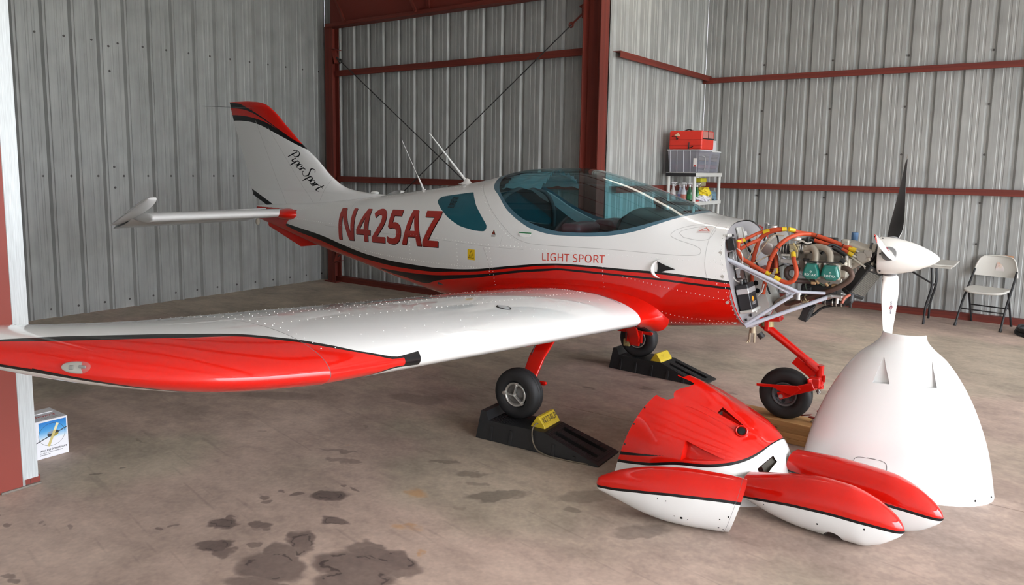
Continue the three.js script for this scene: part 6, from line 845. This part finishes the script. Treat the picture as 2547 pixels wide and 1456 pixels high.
  { const b = thing('white_box', 'small white box on top of the rear storage bin', 'box', [cx + .06, Y + .293, -10.02]); part(b, 'carton', rbox(.17, .14, .22, .004, 0, .07, 0), std([.66, .66, .68], .6)); part(b, 'lid', rbox(.175, .03, .225, .004, 0, .13, 0), std([.62, .62, .64], .6)); }
  // spray bottles
  const sprayer = (label, x, z, tint, lab, h, clearTop, group) => { const b = thing('spray_bottle', label, 'spray bottle', [x, S, z], rr(-.5, .4), group), k = h / .25, white = phy([.78, .78, .80], .35);
    part(b, 'bottle', lathe([[.0005, 0], [.036, .001], [.038, .008], [.038, .10 * k], [.032, .125 * k], [.020, .15 * k], [.015, .18 * k], [.014, .195 * k]], 24).scale(1, 1, .75), phy(tint, .3, { clearcoat: .4 })); part(b, 'label_print', lathe([[.0385, .03], [.0387, .032], [.0387, .088], [.0385, .09]], 24).scale(1, 1, .77), std(lab, .5));
    part(b, 'trigger_head', [cyl(.016, .017, .022, 18).translate(0, .20 * k, 0), rbox(.062, .024, .022, .006, .008, .228 * k, 0), cyl(.006, .007, .014, 12).rotateZ(PI / 2).translate(.046, .232 * k, 0)], white); part(b, 'trigger', tube([[.024, .222 * k, 0], [.034, .205 * k, 0], [.030, .185 * k, 0]], .0045, 12, 6), clearTop); return b; };
  const wt = phy([.75, .75, .76], .4);
  sprayer('white spray bottle at the left end of the rack shelf, pale plain label', -4.125, -9.42, [.62, .58, .58], [.66, .60, .60], .262, wt); sprayer('translucent spray bottle with a violet label, second from the left on the rack', -4.03, -9.44, [.50, .54, .68], [.22, .22, .45], .245, wt); sprayer('translucent spray bottle with a red label, third from the left on the rack', -3.965, -9.40, [.62, .64, .70], [.48, .16, .12], .258, wt);
  sprayer('green spray bottle left of the front rack post', -3.895, -9.43, [.01, .10, .035], [.03, .22, .07], .255, wt); sprayer('green spray bottle partly behind the front rack post', -3.825, -9.50, [.01, .12, .04], [.06, .28, .09], .25, wt);
  // rags
  const rag = (name, label, pos, m, wx, hy, wz, f, cat = 'cloth') => { const o = thing(name, label, cat, pos); part(o, 'cloth', warp(prep(new THREE.SphereGeometry(1, 48, 32)), (x, y, z, p) => { const q = 1 + .22 * (fbm(x * 2.2 + f, z * 2.2 + y * 2, 3) - .5) * 2 + .10 * Math.sin(x * 7 + y * 9 + f); p.set(x * wx * q, Math.max(.0, y * hy * q + hy * .72), z * wz * q); }), m); part(o, 'loose_corner', grid(12, 12, (u, v, p) => p.set(wx * (.4 + .7 * u), hy * (.9 - .9 * u * u) + .012 * Math.sin(v * 7 + u * 4) + .008, wz * (v - .5) * 1.3 * (1 - .4 * u))), m); return o; };
  rag('yellow_cloth', 'crumpled yellow cleaning cloth draped over white rags on the rack shelf', [-3.80, S + .07, -9.66], std([.72, .56, .03], .85), .09, .065, .13, 3.1); rag('white_rag', 'white rags bunched on the rack shelf below the yellow cloth', [-3.80, S, -9.62], std([.66, .66, .72], .9), .08, .055, .17, 8.4); rag('blue_rag', 'dull blue rag at the back end of the rack shelf', [-3.83, S, -9.98], std([.13, .23, .30], .9), .08, .075, .12, 5.2); rag('yellow_gloves', 'yellow gloves under the dark red cushion, on the lower rack shelf', [-3.83, .95, -9.72], std([.60, .42, .04], .8), .09, .045, .2, 1.7, 'gloves');
  { const o = thing('seat_cushion', 'dark red cushion on the rack under the spray bottle shelf', 'cushion', [-3.90, 1.06, -9.72]); part(o, 'cushion', new RoundedBoxGeometry(.30, .20, .62, 6, .085).translate(0, .11, 0), std([.12, .012, .02], .6)); part(o, 'piping', tube([[.145, .11, -.28], [.152, .11, 0], [.145, .11, .28], [0, .11, .312], [-.145, .11, .28]], .006, 40, 6), std([.06, .008, .012], .6)); }
  { const o = thing('small_box', 'tiny pale yellow box beside the white rags on the rack', 'box', [-3.785, S, -9.86]); part(o, 'carton', rbox(.035, .062, .05, .003, 0, .031, 0), std([.66, .55, .28], .6)); part(o, 'flap', rbox(.036, .006, .051, .002, 0, .06, 0), std([.6, .48, .22], .6)); }
  { const o = thing('red_tray', 'small red tray lying by the shelf edge under the white rags', 'tray', [-3.79, S, -9.41]); part(o, 'tray', rbox(.03, .016, .10, .005, 0, .008, 0), std([.45, .03, .03], .5)); part(o, 'tray_lip', rbox(.034, .004, .104, .002, 0, .016, 0), std([.35, .02, .02], .5)); }
  { const o = thing('scrub_brush', 'yellow-backed scrubbing brush standing up behind the bottles', 'brush', [-3.90, S, -9.80]); part(o, 'handle', cyl(.010, .010, .20, 12).translate(0, .10, 0), wt); part(o, 'head', rbox(.10, .055, .20, .014, 0, .275, 0, 3), std([.50, .46, .02], .6)); part(o, 'bristles', rbox(.09, .06, .18, .01, 0, .222, 0), std([.28, .24, .14], .95)); }
}
renderer.render(scene, camera);
